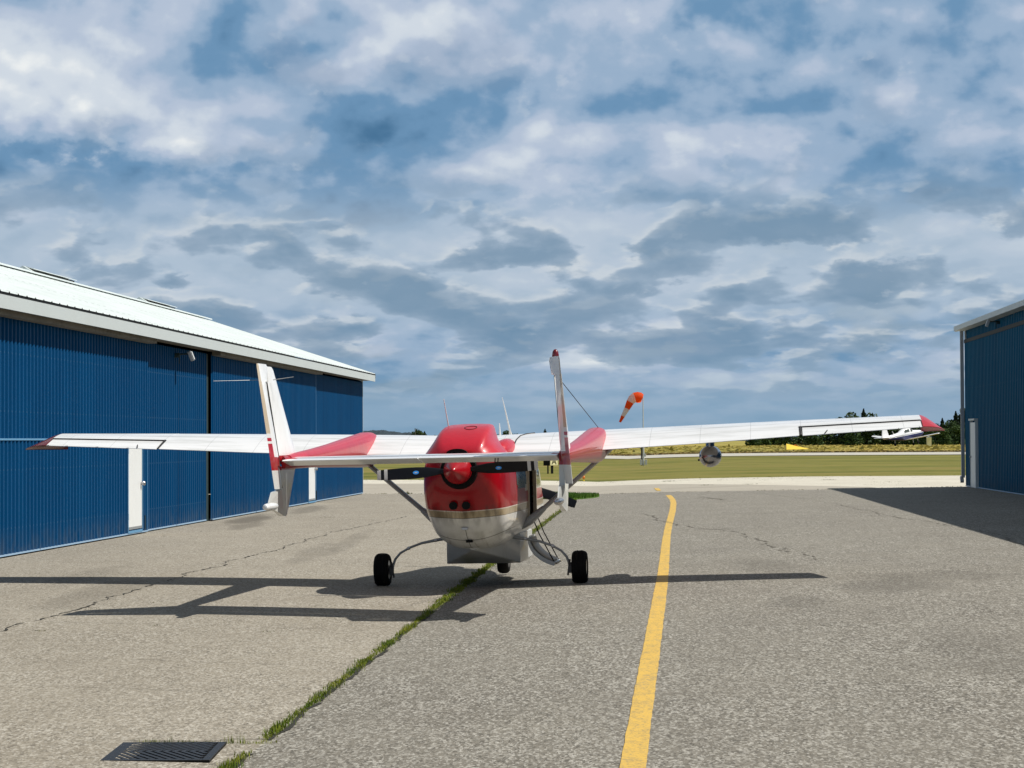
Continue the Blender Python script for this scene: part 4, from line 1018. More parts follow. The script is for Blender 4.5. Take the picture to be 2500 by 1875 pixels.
    for pnt, k in ((A0 - d * .06, .9), (A0 + d * .02, 1.0), (A1, 1.0)):
        nn = Vector((0, 1, 0)); pp = d.cross(nn).normalized(); rg.append([pnt + nn * math.cos(2 * PI * q / n) * .085 * k + pp * math.sin(2 * PI * q / n) * .030 * k for q in range(n)])
    s_.rings(rg); SR = s_.build('wing_strut', M['strut'], AC, smooth=40)
    rg = []
    for t, k in ((-.16, .4), (-.08, .9), (.0, 1.25), (.12, 1.1), (.24, .8)):
        pnt = A0 + d * t; rg.append([pnt + nn * math.cos(2 * PI * q / n) * .11 * k + pp * math.sin(2 * PI * q / n) * .045 * k for q in range(n)])
    c_ = MB(); c_.rings(rg); c_.build('strut_cuff', M['strut'], SR, smooth=40)
    # tail boom
    bst = [(.80, .03, 1.80, 1.66), (.74, .085, 1.87, 1.57), (.62, .118, 1.915, 1.52), (.40, .132, 1.935, 1.50), (0, .136, 1.93, 1.495), (-.5, .13, 1.90, 1.50), (-1.2, .118, 1.855, 1.51), (-2.2, .10, 1.79, 1.52), (-3.2, .082, 1.735, 1.53), (-4.1, .058, 1.695, 1.53), (-4.5, .040, 1.67, 1.53), (-4.72, .024, 1.66, 1.535)]
    b_ = MB(); b_.rings([[(x + sg * 1.47, y, z) for x, y, z in sect(y, hw, zb, zt, 32, 2.2, 2.2)] for y, hw, zt, zb in bst]); BM_ = b_.build('tail_boom', M['red' if sg < 0 else 'red'], AC, smooth=50)
    c_ = MB(); c_.rings([[(x + sg * 1.47, y, z) for x, y, z in sect(y, hw + .005, zb + (zt - zb) * (.25 if sg < 0 else .36), zt + .007, 32, 2.3, 3.4)] for y, hw, zt, zb in bst[1:11]]); c_.build('boom_fairing', M['redtop'], BM_, smooth=50)
    # fin (above and below the boom) and rudder
    fx = 1.515 if sg < 0 else 1.485; cant = .085 if sg < 0 else -.045
    def lens(y0, y1, x, z, th, n=10, rot=0.0, piv=None):
        pts = []
        for k in range(2 * n):
            t = k / n if k <= n else (2 * n - k) / n; s1 = 1 if k < n else -1
            hh = th * .5 * (2.6 * math.sqrt(max(t, 0)) * (1 - t) ** .9 + .06 * t) * .75 + .004 * (t > .98)
            X, Y_ = s1 * hh, y0 + (y1 - y0) * t
            if rot and piv is not None: dy = Y_ - piv; X, Y_ = X * math.cos(rot) - dy * math.sin(rot), piv + dy * math.cos(rot) + X * math.sin(rot)
            pts.append((x + X, Y_, z))
        return pts
    rg = []
    for z, yl_, yt_ in ((1.58, -3.72, -4.73), (1.68, -3.86, -4.75), (1.9, -4.04, -4.82), (2.2, -4.28, -4.94), (2.46, -4.49, -5.02), (2.58, -4.60, -5.02), (2.61, -4.68, -5.0)):
        x = sg * (fx + cant * (z - 1.6)); rg.append(lens(yl_, yt_, x, z, .085 - .03 * (z - 1.6)))
    fn = MB(); fn.rings(rg)
    FN = fn.build('tail_fin', M['fin'], AC, smooth=40)
    vx = sg * (fx - .004)
    vn = MB(); poly = [(-3.95, 1.56), (-4.40, 1.56), (-4.78, 1.56), (-4.80, 1.315), (-5.16, 1.295), (-5.30, 1.19), (-5.28, 1.15), (-4.68, 1.035), (-4.60, 1.03), (-4.52, 1.06)]
    nn_ = len(poly); vv = []
    for off, sh in ((-1, 0), (1, 0)):
        for (y, z) in poly: 
            hh = .030 if -5.0 < y < -4.2 else .006
            vv.append((vx + off * hh, y, z))
    vn.add(vv, [list(range(nn_)), [nn_ + q for q in range(nn_)][::-1]] + [[q, (q + 1) % nn_, nn_ + (q + 1) % nn_, nn_ + q] for q in range(nn_)])
    VN = vn.build('ventral_fin', M['fin'], FN)
    MB().lathe([(-5.47, .004), (-5.465, .022), (-5.44, .030), (-5.36, .036), (-5.2, .040), (-5.0, .034), (-4.85, .012)], 'Y', (vx, 0, 1.15), 20).build('tail_bumper', M['white' if sg < 0 else 'chrome'], FN, smooth=50)
    rot = 0.0 if sg < 0 else .33
    rg = []
    for z, yl_, yt_ in ((1.325, -4.80, -5.06), (1.5, -4.765, -5.10), (1.62, -4.765, -5.12), (1.9, -4.84, -5.18), (2.2, -4.955, -5.24), (2.44, -5.035, -5.288), (2.455, -4.86, -5.29), (2.60, -4.84, -5.32), (2.63, -4.90, -5.31)):
        x = sg * (fx + cant * (z - 1.6)); pv = -4.78 - .26 * (z - 1.62)
        rg.append(lens(yl_, yt_, x, z, .062 - .015 * (z - 1.4), rot=-rot * -1, piv=pv))
    rd = MB(); rd.rings(rg); rd.build('rudder', M['rudder'], FN, smooth=40)
    # hinge gap line
    hgm = MB(); hgm.tube([(sg * (fx + cant * (z - 1.6)) , -4.755 - .26 * (max(z, 1.62) - 1.62), z) for z in (1.33, 1.62, 2.44)], .014, 8); hgm.build('hinge_gap', M['seam'], FN)
    # landing gear leg, wheel
    lg = MB(); sx = sg
    pts = [(sx * .40, .05, .585), (sx * .555, .03, .562), (sx * .75, .02, .525), (sx * .90, .01, .472), (sx * 1.02, 0, .405), (sx * 1.085, 0, .33), (sx * 1.115, 0, .25), (sx * 1.125, 0, .19)]
    lg.tube(pts, [.022, .020, .016, .015, .015, .016, .017, .018], 14); LG = lg.build('gear_leg', M['metal'], AC, smooth=50)
    for t in (1, 3): 
        a = Vector(pts[t]); b = Vector(pts[t + 1]); d_ = (b - a).normalized(); MB().tube([a, a + d_ * .03], .022, 12).build('clamp', M['alu'], LG)
    br = MB(); br.tube([(sx * 1.115, 0, .20), (sx * 1.155, 0, .20)], .062, 24); br.box(min(sx * 1.105, sx * 1.15), max(sx * 1.105, sx * 1.15), -.085, -.03, .13, .21); br.tube([(sx * 1.10, -.04, .10), (sx * 1.13, -.05, .30)], .012, 8); br.build('brake', M['darkmetal'], LG, smooth=40)
    WH = bpy.data.objects.new('wheel', None); COL.objects.link(WH); WH.parent = AC
    R_ = .208; cw = sx * 1.248
    ty = MB(); prof = [(-.072, .11), (-.086, .13), (-.094, .152), (-.092, .172), (-.078, .191), (-.058, .2015), (-.050, .2045), (-.048, .199), (-.040, .199), (-.038, .2068), (-.014, .208), (-.012, .202), (-.004, .202), (-.002, .208), (.002, .208), (.004, .202), (.012, .202), (.014, .208), (.038, .2068), (.040, .199), (.048, .199), (.050, .2045), (.058, .2015), (.078, .191), (.092, .172), (.094, .152), (.086, .13), (.072, .11)]
    rg = []
    for (t, r) in prof:
        ring = []
        for k in range(48):
            th = 2 * PI * k / 48; zz = .200 + r * math.sin(th)
            bulge = 1.0 + (.06 if zz < .05 else 0); zz = max(zz, .0)
            ring.append((cw + t * bulge, r * math.cos(th), zz))
        rg.append(ring)
    ty.rings(rg); ty.build('tyre', M['rubber'], WH, smooth=50)
    MB().lathe([(-.085, .04), (-.08, .115), (-.06, .112), (-.05, .05), (.05, .05), (.06, .112), (.08, .115), (.085, .04)], 'X', (cw, 0, .20)).build('rim', M['alu'], WH, smooth=40)
# nose wheel
WH = bpy.data.objects.new('nose_wheel', None); COL.objects.link(WH); WH.parent = AC
ty = MB(); rg = []
for (t, r) in [(-.065, .09), (-.08, .12), (-.078, .15), (-.055, .172), (-.02, .180), (.02, .180), (.055, .172), (.078, .15), (.08, .12), (.065, .09)]:
    rg.append([(.01 + t, 2.39 + r * math.cos(2 * PI * k / 40), max(.175 + r * math.sin(2 * PI * k / 40), -.008)) for k in range(40)])
ty.rings(rg); ty.build('tyre', M['rubber'], WH, smooth=50)
MB().lathe([(-.075, .03), (-.07, .10), (.07, .10), (.075, .03)], 'X', (.01, 2.39, .175)).build('rim', M['alu'], WH, smooth=40)
fk = MB(); fk.tube([(.11, 2.39, .175), (.11, 2.36, .40), (.02, 2.34, .48), (.0, 2.3, .8)], .022, 10); fk.tube([(-.09, 2.39, .175), (-.09, 2.36, .40), (.02, 2.34, .48)], .022, 10); fk.build('nose_gear_fork', M['metal'], AC, smooth=50)
# horizontal stabiliser and elevator
rg = []
for x in (-1.455, 0, 1.455):
    rg.append([(x, -3.78, 1.615), (x, -3.83, 1.637), (x, -4.0, 1.652), (x, -4.27, 1.657), (x, -4.50, 1.645), (x, -4.50, 1.575), (x, -4.25, 1.572), (x, -3.85, 1.595)])
hs = MB(); hs.rings(rg); HS = hs.build('stabilizer', M['white'], AC, smooth=30)
for x0, x1 in ((-1.44, -.012), (.002, 1.44)):
    rg = []
    for x in (x0, x1): rg.append([(x, -4.515, 1.64), (x, -4.90, 1.626), (x, -4.93, 1.619), (x, -4.925, 1.612), (x, -4.53, 1.562), (x, -4.512, 1.575)])
    el = MB(); el.rings(rg); el.build('elevator', M['white'], HS, smooth=20)
hr = MB(); hr.tube([(.80, -4.90, 1.60), (.80, -4.93, 1.55), (.83, -4.93, 1.55), (.83, -4.90, 1.60)], .006, 8); hr.build('control_horn', M['black'], HS)
for sg in (-1, 1):
    fr_ = MB(); fr_.tube([(sg * 1.30, -4.55, 1.62), (sg * 1.38, -4.60, 1.625), (sg * 1.47, -4.65, 1.625)], [.004, .022, .016], 12); fr_.build('tail_fairing', M['red'], AC, smooth=50)
# beacon, antennas, wires
bk = MB(); bx = 1.485 - .045; bk.lathe([(0, .034), (.05, .036), (.085, .030), (.105, .016), (.11, .003)], 'Z', (bx, -4.80, 2.61), 20); bk.build('beacon', M['maroon'], AC, smooth=50)
an = MB(); an.tube([(-.29, -.6, 1.99), (-.325, -.72, 2.32)], [.009, .005], 8); an.build('antenna', M['white'], AC)
an = MB(); an.tube([(.245, 1.5, 1.85), (.235, 1.48, 1.93), (.19, 1.35, 2.22), (.165, 1.28, 2.37)], [.028, .013, .008, .0035], 10, flat=.6); an.build('antenna', M['white'], AC, smooth=50)
an = MB(); an.tube([(.125, 1.3, 1.84), (.12, 1.28, 2.03)], [.016, .006], 8); an.build('antenna', M['white'], AC)
an = MB(); an.tube([(1.45, -4.75, 2.44), (1.50, .25, 1.935)], .0042, 6); an.build('aerial_wire', M['black'], AC)
an = MB(); an.tube([(-1.60, -4.9, 2.47), (-2.08, -5.25, 2.46)], [.0035, .002], 6); an.tube([(-1.54, -4.85, 2.47), (-1.34, -4.75, 2.50)], [.005, .003], 6); an.build('whisker_antenna', M['metal'], AC)
# radar pod
rp = MB(); rp.lathe([(.20, .004), (.205, .045), (.23, .085), (.28, .115), (.36, .133), (.5, .138), (1.0, .138), (1.25, .13), (1.45, .105), (1.58, .06), (1.62, .005)], 'Y', (2.89, 0, 1.545), 36)
RP = rp.build('radar_pod', M['chrome'], AC, smooth=60)
py = MB(); py.rings([[(2.89 + x_, y_, z_) for x_, y_ in ((-.01, .30), (-.05, .45), (-.05, .9), (0, 1.05), (.05, .9), (.05, .45), (.01, .30))] for z_ in (1.64, 1.80)]); py.build('pylon', M['chrome'], RP, smooth=40)
MB().lathe([(.55, .008), (.58, .014), (.66, .014)], 'Y', (2.745, 0, 1.50), 10).build('drain_mast', M['black'], RP)
# fold-down airstair door and its cables
ad = MB(); rg = []
for k in range(11):
    t = k / 10; x = .585 + .31 * t; z = .60 - .10 * t - .25 * t * (1.15 - .35 * t) - .0
    z = .58 - .36 * math.sin(t * 1.25) ; x = .575 + .33 * (1 - math.cos(t * 1.35)) / .78
    nx_, nz = .55 + .3 * t, .83 - .4 * t
    rg.append([(x, .42, z), (x, 1.10, z), (x - .022, 1.10, z - .045), (x - .022, .42, z - .045)])
ad.rings(rg); AD = ad.build('airstair_door', M['podgrey'], AC, smooth=40)
rg2 = []
for k in range(9):
    t = .08 + .84 * k / 8; z = .58 - .36 * math.sin(t * 1.25); x = .575 + .33 * (1 - math.cos(t * 1.35)) / .78
    rg2.append([(x + .012, .47, z + .004), (x + .012, 1.05, z + .004), (x + .028, 1.00, z + .016), (x + .028, .52, z + .016)])
li = MB(); li.rings(rg2); li.build('door_lining', M['beige'], AD, smooth=40)
MB().box(.875, .925, .45, 1.07, .215, .235).build('step', M['beige'], AD, bevel=.004)
for y_ in (.46, 1.06):
    cb = MB(); cb.tube([(.60, y_, .86), (.70, y_, .60), (.885, y_, .24)], .008, 6); cb.build('door_cable', M['black'], AC)

# ------------------------------------------------------------------ small low-wing airplane landing over the runway
SP = empty('airplane', (50.3, 285, 1.86)); tag(SP, 'small white and navy low wing airplane flying low beneath the right wing tip', 'airplane')
th = rad(40); pitch = rad(6.5)
fwd = Vector((math.cos(th) * math.cos(pitch), math.sin(th) * math.cos(pitch), math.sin(pitch))); rgt = Vector((math.sin(th), -math.cos(th), 0)); rgt = (rgt + Vector((0, 0, .03))).normalized(); upv = rgt.cross(fwd).normalized()
SP.matrix_world = Matrix(((rgt.x, fwd.x, upv.x, 50.2), (rgt.y, fwd.y, upv.y, 285), (rgt.z, fwd.z, upv.z, 2.02), (0, 0, 0, 1)))
# local: x right wing, y nose, z up
fs_ = [(-4.1, .05, .15, .45), (-3.4, .12, .02, .50), (-2.2, .28, -.18, .56), (-1.0, .44, -.36, .70), (-.4, .50, -.42, 1.02), (.2, .54, -.45, 1.16), (.8, .55, -.45, 1.14), (1.25, .54, -.44, .95), (1.6, .52, -.43, .72), (2.4, .48, -.38, .64), (3.1, .40, -.28, .56), (3.55, .25, -.10, .42)]
b = MB(); rg = [sect(y, hw, zb, zt, 28, 2.3, 2.4) for y, hw, zb, zt in fs_]; b.rings(rg)
def zmat():
    m = bpy.data.materials.new('two_tone_paint'); m.use_nodes = True; t = NT(m.node_tree); p = t.n['Principled BSDF']
    x, y, z = t.sep(t.new('ShaderNodeTexCoord').outputs['Object'])
    c = t.mix(t.math('GREATER_THAN', t.math('SUBTRACT', z, t.math('MULTIPLY', y, .02)), .20), (.015, .022, .10), (.80, .81, .82))
    s_ = t.math('LESS_THAN', t.math('ABSOLUTE', t.math('SUBTRACT', t.math('SUBTRACT', z, t.math('MULTIPLY', y, .02)), .30)), .03); c = t.mix(s_, c, (.15, .15, .17))
    t.put(p.inputs['Base Color'], c); p.inputs['Roughness'].default_value = .35; return m
B2 = b.build('fuselage', zmat(), SP, smooth=50)
for y0, y1 in ((-.35, .55), (.75, 1.15)):
    for sgx in (-1, 1):
        hwm = .40; g = MB(); g.add([(sgx * .535, y0, .60), (sgx * .548, y1, .62), (sgx * .44, y1 - .1 * (y0 > .5), .96), (sgx * .43, y0 + .05, .92)], [(0, 1, 2, 3)]); g.build('window', M['glass'], B2, fixn=False)
w = MB()
for sgx in (-1, 1):
    rg = []
    for x, yl_, yt_, z in ((.3, 1.15, -.55, -.34), (2.8, .95, -.35, -.06), (5.2, .78, -.10, .24), (5.45, .55, .0, .27)):
        rg.append([(sgx * x, yl_, z), (sgx * x, yl_ - .3, z + .08), (sgx * x, yt_, z), (sgx * x, yl_ - .3, z - .07)])
    w.rings(rg)
w.build('wing', M['white'], SP, smooth=40)
t_ = MB(); t_.prism([(-4.35, .35), (-4.05, 1.62), (-3.35, 1.66), (-2.95, .50), (-3.4, .30)], -.05, .05, 'X'); t_.build('tail_fin', M['white'], SP, bevel=.03)
t_ = MB(); t_.prism([(-1.75, -3.85), (-1.75, -3.45), (-.1, -3.0), (.1, -3.0), (1.75, -3.45), (1.75, -3.85), (.1, -4.15), (-.1, -4.15)], .30, .37, 'Z'); t_.build('stabilizer', M['white'], SP)
pr = bpy.data.objects.new('propeller', None); COL.objects.link(pr); pr.parent = SP
for a in (rad(50), rad(170), rad(290)):
    b = MB(); b.rings([blade_ring(r, ch, thk, .4, 0, (0, 3.68, .18), a) for r, ch, thk in ((.08, .09, .05), (.5, .14, .03), (.93, .09, .015))]); b.build('blade', M['black'], pr)
MB().lathe([(3.5, .2), (3.7, .17), (3.9, .02)], 'Y', (0, 0, .18), 16).build('spinner', M['alu'], SP, smooth=True)
for x, y in ((-1.5, -.1), (1.5, -.1), (0, 2.6)):
    g = MB(); g.tube([(x, y, -.2), (x, y, -.85)], .04, 8); GG = g.build('gear_leg', M['alu'], SP); g = MB(); g.lathe([(-.07, .13), (-.05, .19), (.05, .19), (.07, .13)], 'X', (x, y, -.92), 16); g.build('wheel', M['rubber'], GG, smooth=40)
for q_ in ([(0, -.1, 1.1), (0, -.35, 1.5)], [(0, -1.9, .55), (0, -2.2, 1.0)]): MB().tube(q_, [.05, .03], 6).build('antenna', M['white'], SP)

# ------------------------------------------------------------------ windsock
WS = empty('windsock', (9.0, 152.8, gz(9, 152.8))); tag(WS, 'orange and white banded windsock hanging from a tall grey pole in the grass', 'windsock')
k_ = 152.8 / F_PX
def wpt(u, v): return ((u - 1571.5) * k_, 0, (1137 - v) * k_)
pl = MB(); pl.tube([(0, 0, 0), (0, 0, 1.55)], .060, 12); pl.tube([(0, 0, 1.5), (0, 0, 4.75)], [.045, .028], 10); PL = pl.build('pole', M['box'], WS, smooth=50)
b_ = MB(); b_.box(-.17, -.07, -.02, .08, .02, 1.55); b_.build('dark_upright', M['woodpole'], WS)  # dark upright along the left of the pole's lower part
for q_ in ((-.24, -.10, -.12, -.02, .05, .42), (.10, .24, -.12, -.02, .05, .42), (.05, .17, -.04, .06, .62, .82)): MB().box(*q_).build('junction_box', M['box'], WS, bevel=.01)
sk = [(495, 402, 55), (470, 393, 70), (430, 388, 74), (392, 392, 70)], [(392, 392, 70), (360, 412, 60), (332, 452, 52)], [(332, 452, 52), (288, 540, 38)], [(288, 540, 38), (232, 642, 26)], [(232, 642, 26), (192, 722, 15)]
full = [Vector(wpt(1480 + u / 5.53, 900 + v / 5.53)) for (u, v, r) in ((495, 402, 55), (470, 393, 70), (430, 388, 74), (392, 392, 70), (360, 412, 60), (332, 452, 52), (288, 540, 38), (232, 642, 26), (192, 722, 15))]
def sockseg(seg, m):
    s_ = MB(); pts = [Vector(wpt(1480 + u / 5.53, 900 + v / 5.53)) for u, v, r in seg]; rr = [r / 5.53 * k_ for u, v, r in seg]
    # rings perpendicular to the whole path so bands meet
    n = 20; rg = []
    for p, r in zip(pts, rr):
        i = min(range(len(full)), key=lambda q: (full[q] - p).length); t = (full[min(i + 1, len(full) - 1)] - full[max(i - 1, 0)]).normalized()
        a = Vector((0, 1, 0)); c = t.cross(a).normalized(); rg.append([p + a * math.cos(2 * PI * q / n) * r + c * math.sin(2 * PI * q / n) * r for q in range(n)])
    s_.rings(rg, cap0=False, cap1=False); o = s_.build('sock_band', m, WS, smooth=50); return o
for sgm, mm in zip(sk, (M['orange'], M['sockwhite'], M['orange'], M['sockwhite'], M['orange'])): sockseg(sgm, mm)
# ------------------------------------------------------------------ taxiway sign
AS = empty('taxiway_sign', (2.0, 119.5, gz(2, 119.5)), rad(38)); tag(AS, 'taxiway sign with black letter A on a yellow panel standing in the grass', 'sign')
b = MB(); b.box(-.02, .50, -.08, .08, .44, .90); SA = b.build('sign_panel', M['yellowpanel'], AS, bevel=.01)
b = MB(); b.obox((-.16, .06, .66), Vector((.55, -.7, 0)).normalized(), Vector((.7, .55, 0)).normalized(), (0, 0, 1), .17, .05, .23); b.build('location_panel', M['black'], AS, bevel=.01)
for x in (-.12, .13, .20): MB().box(x - .028, x + .028, -.03, .03, 0, .46).build('post', M['black'], AS)
cu = bpy.data.curves.new('letter', 'FONT'); cu.body = 'A'; cu.size = .50; cu.extrude = .004; cu.align_x = 'CENTER'
to = bpy.data.objects.new('letter', cu); COL.objects.link(to)
bpy.context.view_layer.update(); dg = bpy.context.evaluated_depsgraph_get(); me = bpy.data.meshes.new_from_object(to.evaluated_get(dg)); bpy.data.objects.remove(to)
to = bpy.data.objects.new('letter', me); COL.objects.link(to); me.materials.append(M['black']) if not me.materials else None
me.materials.clear(); me.materials.append(M['black']); to.parent = SA; to.rotation_euler = (PI / 2, 0, 0); to.location = (.24, -.086, .50)
# ------------------------------------------------------------------ small orange edge light
EL = empty('edge_light', (3.19, 99.68, gz(3.19, 99.68))); tag(EL, 'tiny orange taxiway edge light at the rim of the grass', 'light')
MB().lathe([(0, .05), (.02, .045), (.03, .02), (.10, .02)], 'Z', (0, 0, 0), 12).build('stem', M['yellow'], EL)
MB().lathe([(.10, .05), (.17, .06), (.22, .045), (.24, .01)], 'Z', (0, 0, 0), 12).build('lens', M['orangelamp'], EL, smooth=True)
# ------------------------------------------------------------------ yellow wedge marker
YW = empty('wind_tetrahedron', (38.5, 300, gz(38, 300))); tag(YW, 'yellow wedge shaped landing direction marker in the dry field', 'marker')
b = MB(); b.add([(-1.55, 0, .95), (-1.65, -1.0, .15), (-1.65, 1.0, .15), (1.6, 0, .22)], [(0, 1, 3), (0, 3, 2), (1, 2, 3), (0, 2, 1)]); b.build('body', M['yellow'], YW)
MB().tube([(-.6, 0, 0), (-.6, 0, .4)], .08, 8).build('pivot', M['woodpole'], YW)
b = MB(); b.add([(-.8, .01, .72), (.2, .01, .50), (-.3, .01, .86)], [(0, 1, 2)]); b.add([(-.8, -.02, .72), (.2, -.02, .50), (-.3, -.02, .86)], [(0, 2, 1)]); b.build('fin', M['orangelamp'], YW, fixn=False)

# ------------------------------------------------------------------ trees
def crown_mesh(name, lobes, n, leaf, m, conifer=False, H_=9.0):
    V_ = []; F_ = []
    def card(p, s, nrm=None):
        a = Vector((random.gauss(0, 1), random.gauss(0, 1), random.gauss(0, .7))).normalized(); b = a.cross(Vector((random.gauss(0, 1), random.gauss(0, 1), random.gauss(0, 1)))).normalized(); k = len(V_)
        V_.extend([tuple(p + a * s + b * s * .2), tuple(p + b * s * .7), tuple(p - a * s), tuple(p - b * s * .75)]); F_.append((k, k + 1, k + 2, k + 3))
    if conifer:
        for _ in range(n):
            t = random.random() ** .8; z = .8 + (H_ - .8) * t; r = (1 - t) ** .85 * H_ * .24 * random.uniform(.4, 1.1) * (1 + .25 * math.sin(z * 4.2)); a = random.uniform(0, 2 * PI)
            card(Vector((r * math.cos(a), r * math.sin(a), z - r * .25)), leaf * random.uniform(.5, 1.1) * (1.15 - .6 * t))
    else:
        tot = sum(l[3] ** 2 for l in lobes)
        for (x, y, z, r) in lobes:
            for _ in range(int(n * r * r / tot)):
                d = Vector((random.gauss(0, 1), random.gauss(0, 1), random.gauss(0, 1))).normalized(); q = r * (random.uniform(.55, 1.0) if random.random() < .8 else random.uniform(.9, 1.18))
                card(Vector((x, y, z)) + Vector((d.x * q, d.y * q, d.z * q * .85)), leaf * random.uniform(.5, 1.2))
    me = bpy.data.meshes.new(name); me.from_pydata(V_, [], F_); me.materials.append(m); return me
def tree_proto(kind, H_):
    if kind == 'conifer':
        me = crown_mesh('crown', None, 1500, .42, M['leaf3'], True, H_)
    else:
        lobes = []
        R0_ = H_ * .36
        for k in range(9):
            a = random.uniform(0, 2 * PI); rr_ = random.uniform(.2, .75) * R0_; lobes.append((rr_ * math.cos(a), rr_ * math.sin(a), H_ * random.uniform(.38, .78), H_ * random.uniform(.14, .24)))
        lobes.append((0, 0, H_ * .82, H_ * .17)); lobes += [(R0_ * .6 * math.cos(q_), R0_ * .6 * math.sin(q_), H_ * .12, H_ * .17) for q_ in (0, 1.3, 2.6, 3.9, 5.2)]; lobes.append((R0_ * .3, 0, H_ * .3, H_ * .24)); lobes.append((-R0_ * .4, 0, H_ * .28, H_ * .24))
        me = crown_mesh('crown', lobes, 1900, .42, M['leaf1' if kind == 'dark' else 'leaf2'])
    tm = MB(); tm.tube([(0, 0, -.1), (.05, 0, H_ * .3), (-.05, .05, H_ * .6), (0, 0, H_ * .85)], [.28 * H_ / 9, .2 * H_ / 9, .12 * H_ / 9, .03], 8)
    for k in range(5):
        a = k * 1.3; z = H_ * (.3 + .09 * k); tm.tube([(0, 0, z), (H_ * .14 * math.cos(a), H_ * .14 * math.sin(a), z + H_ * .12)], [.08, .03], 6)
    return me, tm
protos = {}
def tree(name, kind, var, H_, loc, s, label, cat='tree', group=None, sx=1.0):
    if (kind, var) not in protos:
        cm, tm = tree_proto(kind, 9.0); to_ = tm.build('trunk_src', M['bark']); protos[(kind, var)] = (cm, to_.data); bpy.data.objects.remove(to_)
    cm, tmesh = protos[(kind, var)]
    r = empty(name, loc, random.uniform(0, 6.28)); sc = H_ / 9.0; r.scale = (sc * sx, sc * sx, sc)
    for nm, me in (('crown', cm), ('trunk', tmesh)):
        o = bpy.data.objects.new(nm, me); COL.objects.link(o); o.parent = r
    return tag(r, label, cat, group)
def tx(u, Y): return (u - 1250) / F_PX * Y
Y0 = 560
GR = 'trees along the far side of the airfield'
for u, h, kind, dy, lab in [
    (1838, 4.8, 'bush', 0, 'low green bush at the left end of the far tree line'), (1862, 5.6, 'bush', 15, None), (1892, 6.2, 'dark', 25, None), (1924, 5.4, 'bush', 5, None), (1955, 6.4, 'dark', 30, None),
    (1985, 5.6, 'bush', 0, None), (2018, 6.8, 'dark', 20, None), (2050, 7.6, 'dark', 35, None), (2078, 9.0, 'dark', 20, 'broad dark tree whose top shows above the white wing'), (2108, 9.4, 'conifer', 25, 'pointed tree whose tip rises above the white wing near its end'),
    (2082, 5.2, 'bush', -20, None), (2128, 8.6, 'dark', 10, None), (2150, 7.6, 'dark', 25, None), (2175, 7.0, 'dark', 10, None), (2200, 6.6, 'dark', 20, None), (2222, 6.4, 'dark', 5, None), (2244, 5.6, 'dark', 20, None),
    (2282, 5.6, 'dark', 10, None), (2262, 4.2, 'bush', -10, None), (2300, 6.9, 'conifer', 25, None), (2318, 6.6, 'dark', 5, None), (2333, 8.6, 'conifer', 20, 'spiky dark conifer second from the right hangar'), (2350, 10.4, 'conifer', 10, 'tallest dark conifer beside the right hangar corner'),
    (2362, 9.0, 'dark', 25, None), (2385, 8.5, 'dark', 10, None), (2345, 5.0, 'bush', -15, None), (2305, 4.2, 'bush', -25, None)]:
    Y_ = Y0 + dy; X_ = tx(u, Y_)
    if lab is None: lab_, g_ = {'dark': 'dark leafy tree in the dense row across the airfield', 'bush': 'rounded mid green bush in the row across the airfield', 'conifer': 'dark pointed conifer in the row across the airfield'}[kind], {'dark': 'dark trees of the far row', 'bush': 'green bushes of the far row', 'conifer': 'conifers of the far row'}[kind]
    else: lab_, g_ = lab, GR
    tree('conifer_tree' if kind == 'conifer' else 'leafy_tree', kind, random.randint(0, 2), h, (X_, Y_, gz(X_, Y_)), 1, lab_, 'tree', g_, 1.0 if kind != 'bush' else 1.25)
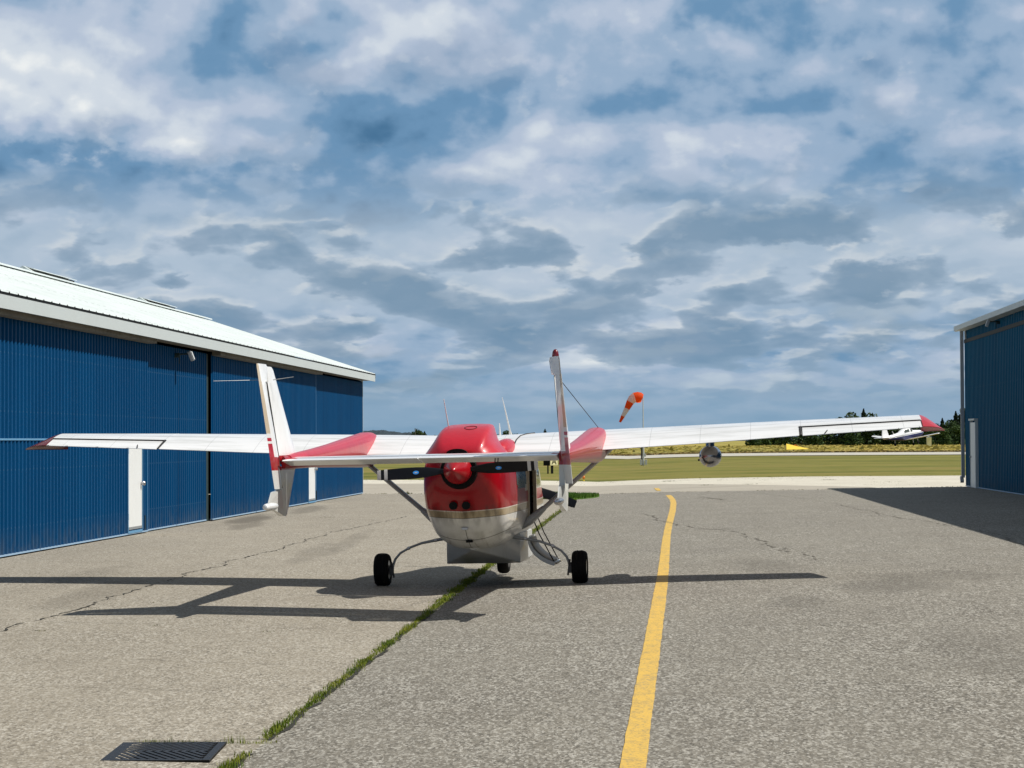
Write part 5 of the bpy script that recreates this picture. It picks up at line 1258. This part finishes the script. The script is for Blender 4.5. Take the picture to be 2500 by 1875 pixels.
for u, h, kind, Y_, lab in [(1022, 6.6, 'dark', 900, 'dark tree beside a thin pole left of the red scoop'), (1036, 5.8, 'conifer', 905, 'dark tree right beside another left of the red scoop'), (1062, 4.4, 'dark', 920, 'low tree just left of the red scoop'), (1236, 6.2, 'dark', 900, 'dark tree behind the tall white mast antenna'),
                            (1262, 5.0, 'dark', 930, 'low dark tree right of the white mast antenna'), (1288, 4.8, 'dark', 940, 'low dark tree midway between mast antenna and right tail fin'), (1310, 4.8, 'dark', 935, 'low dark tree left of the spiky one near the right tail fin'), (1330, 6.6, 'conifer', 920, 'spiky dark tree just left of the right tail fin'), (1216, 4.8, 'dark', 940, 'low dark tree left of the white mast antenna'), (1345, 4.8, 'dark', 940, 'low dark tree right behind the right tail fin')]:
    tree('leafy_tree' if kind == 'dark' else 'conifer_tree', kind, random.randint(0, 2), h, (tx(u, Y_), Y_, 0), 1, lab, 'tree', 'distant trees behind the parked airplane', 1.3)
# utility pole
UP = empty('utility_pole', (tx(1013, 800), 800, 0)); tag(UP, 'thin utility pole on the horizon left of the red scoop', 'pole')
MB().tube([(0, 0, 0), (0, 0, 6.4)], [.16, .12], 8).build('pole', M['woodpole'], UP); MB().box(-.2, 1.1, -.06, .06, 6.0, 6.2).build('crossarm', M['woodpole'], UP)
# small pale shed by the trees
SH = empty('shed', (tx(2267, 470), 470, gz(80, 470))); tag(SH, 'tiny pale yellow shed in front of the trees below the red wing tip', 'shed')
MB().box(-.45, .45, -.4, .4, 0, 1.75).build('wall', M['yellowpanel'], SH); MB().prism([(-.55, 1.75), (0, 2.05), (.55, 1.75)], -.5, .5, 'Y').build('roof', M['hwhite'], SH)
# far wooded ridge
def ridge(u):  # height (px above the horizon) as seen, metres at Y
    return float(np.interp(u, [300, 700, 890, 960, 1000, 1050, 1075, 1150, 1250, 1350, 1480, 1700, 2200, 2600], [34, 32, 28, 26, 20, 16, 13, 9, 10, 10, 8, 6, 5, 5]))
YR = 2600; V_ = []; F_ = []; NR = 900
rows = [(-260, 0), (-160, .35), (-60, .75), (0, 1.0), (60, .95), (300, .4), (500, 0)]
for j, (dy, k) in enumerate(rows):
    for i in range(NR + 1):
        u = 200 + 2500 * i / NR; hh = ridge(u) / F_PX * YR + 1.0
        hh *= k; hh += (random.uniform(-.6, .9) + .8 * math.sin(i * .21 + j) + .5 * math.sin(i * .53 + 2 * j)) * (k > 0)
        V_.append((tx(u, YR) , YR + dy + random.uniform(-8, 8), max(hh, -.5 if k == 0 else .3)))
for j in range(len(rows) - 1):
    for i in range(NR): q = j * (NR + 1) + i; F_.append((q, q + 1, q + NR + 2, q + NR + 1))
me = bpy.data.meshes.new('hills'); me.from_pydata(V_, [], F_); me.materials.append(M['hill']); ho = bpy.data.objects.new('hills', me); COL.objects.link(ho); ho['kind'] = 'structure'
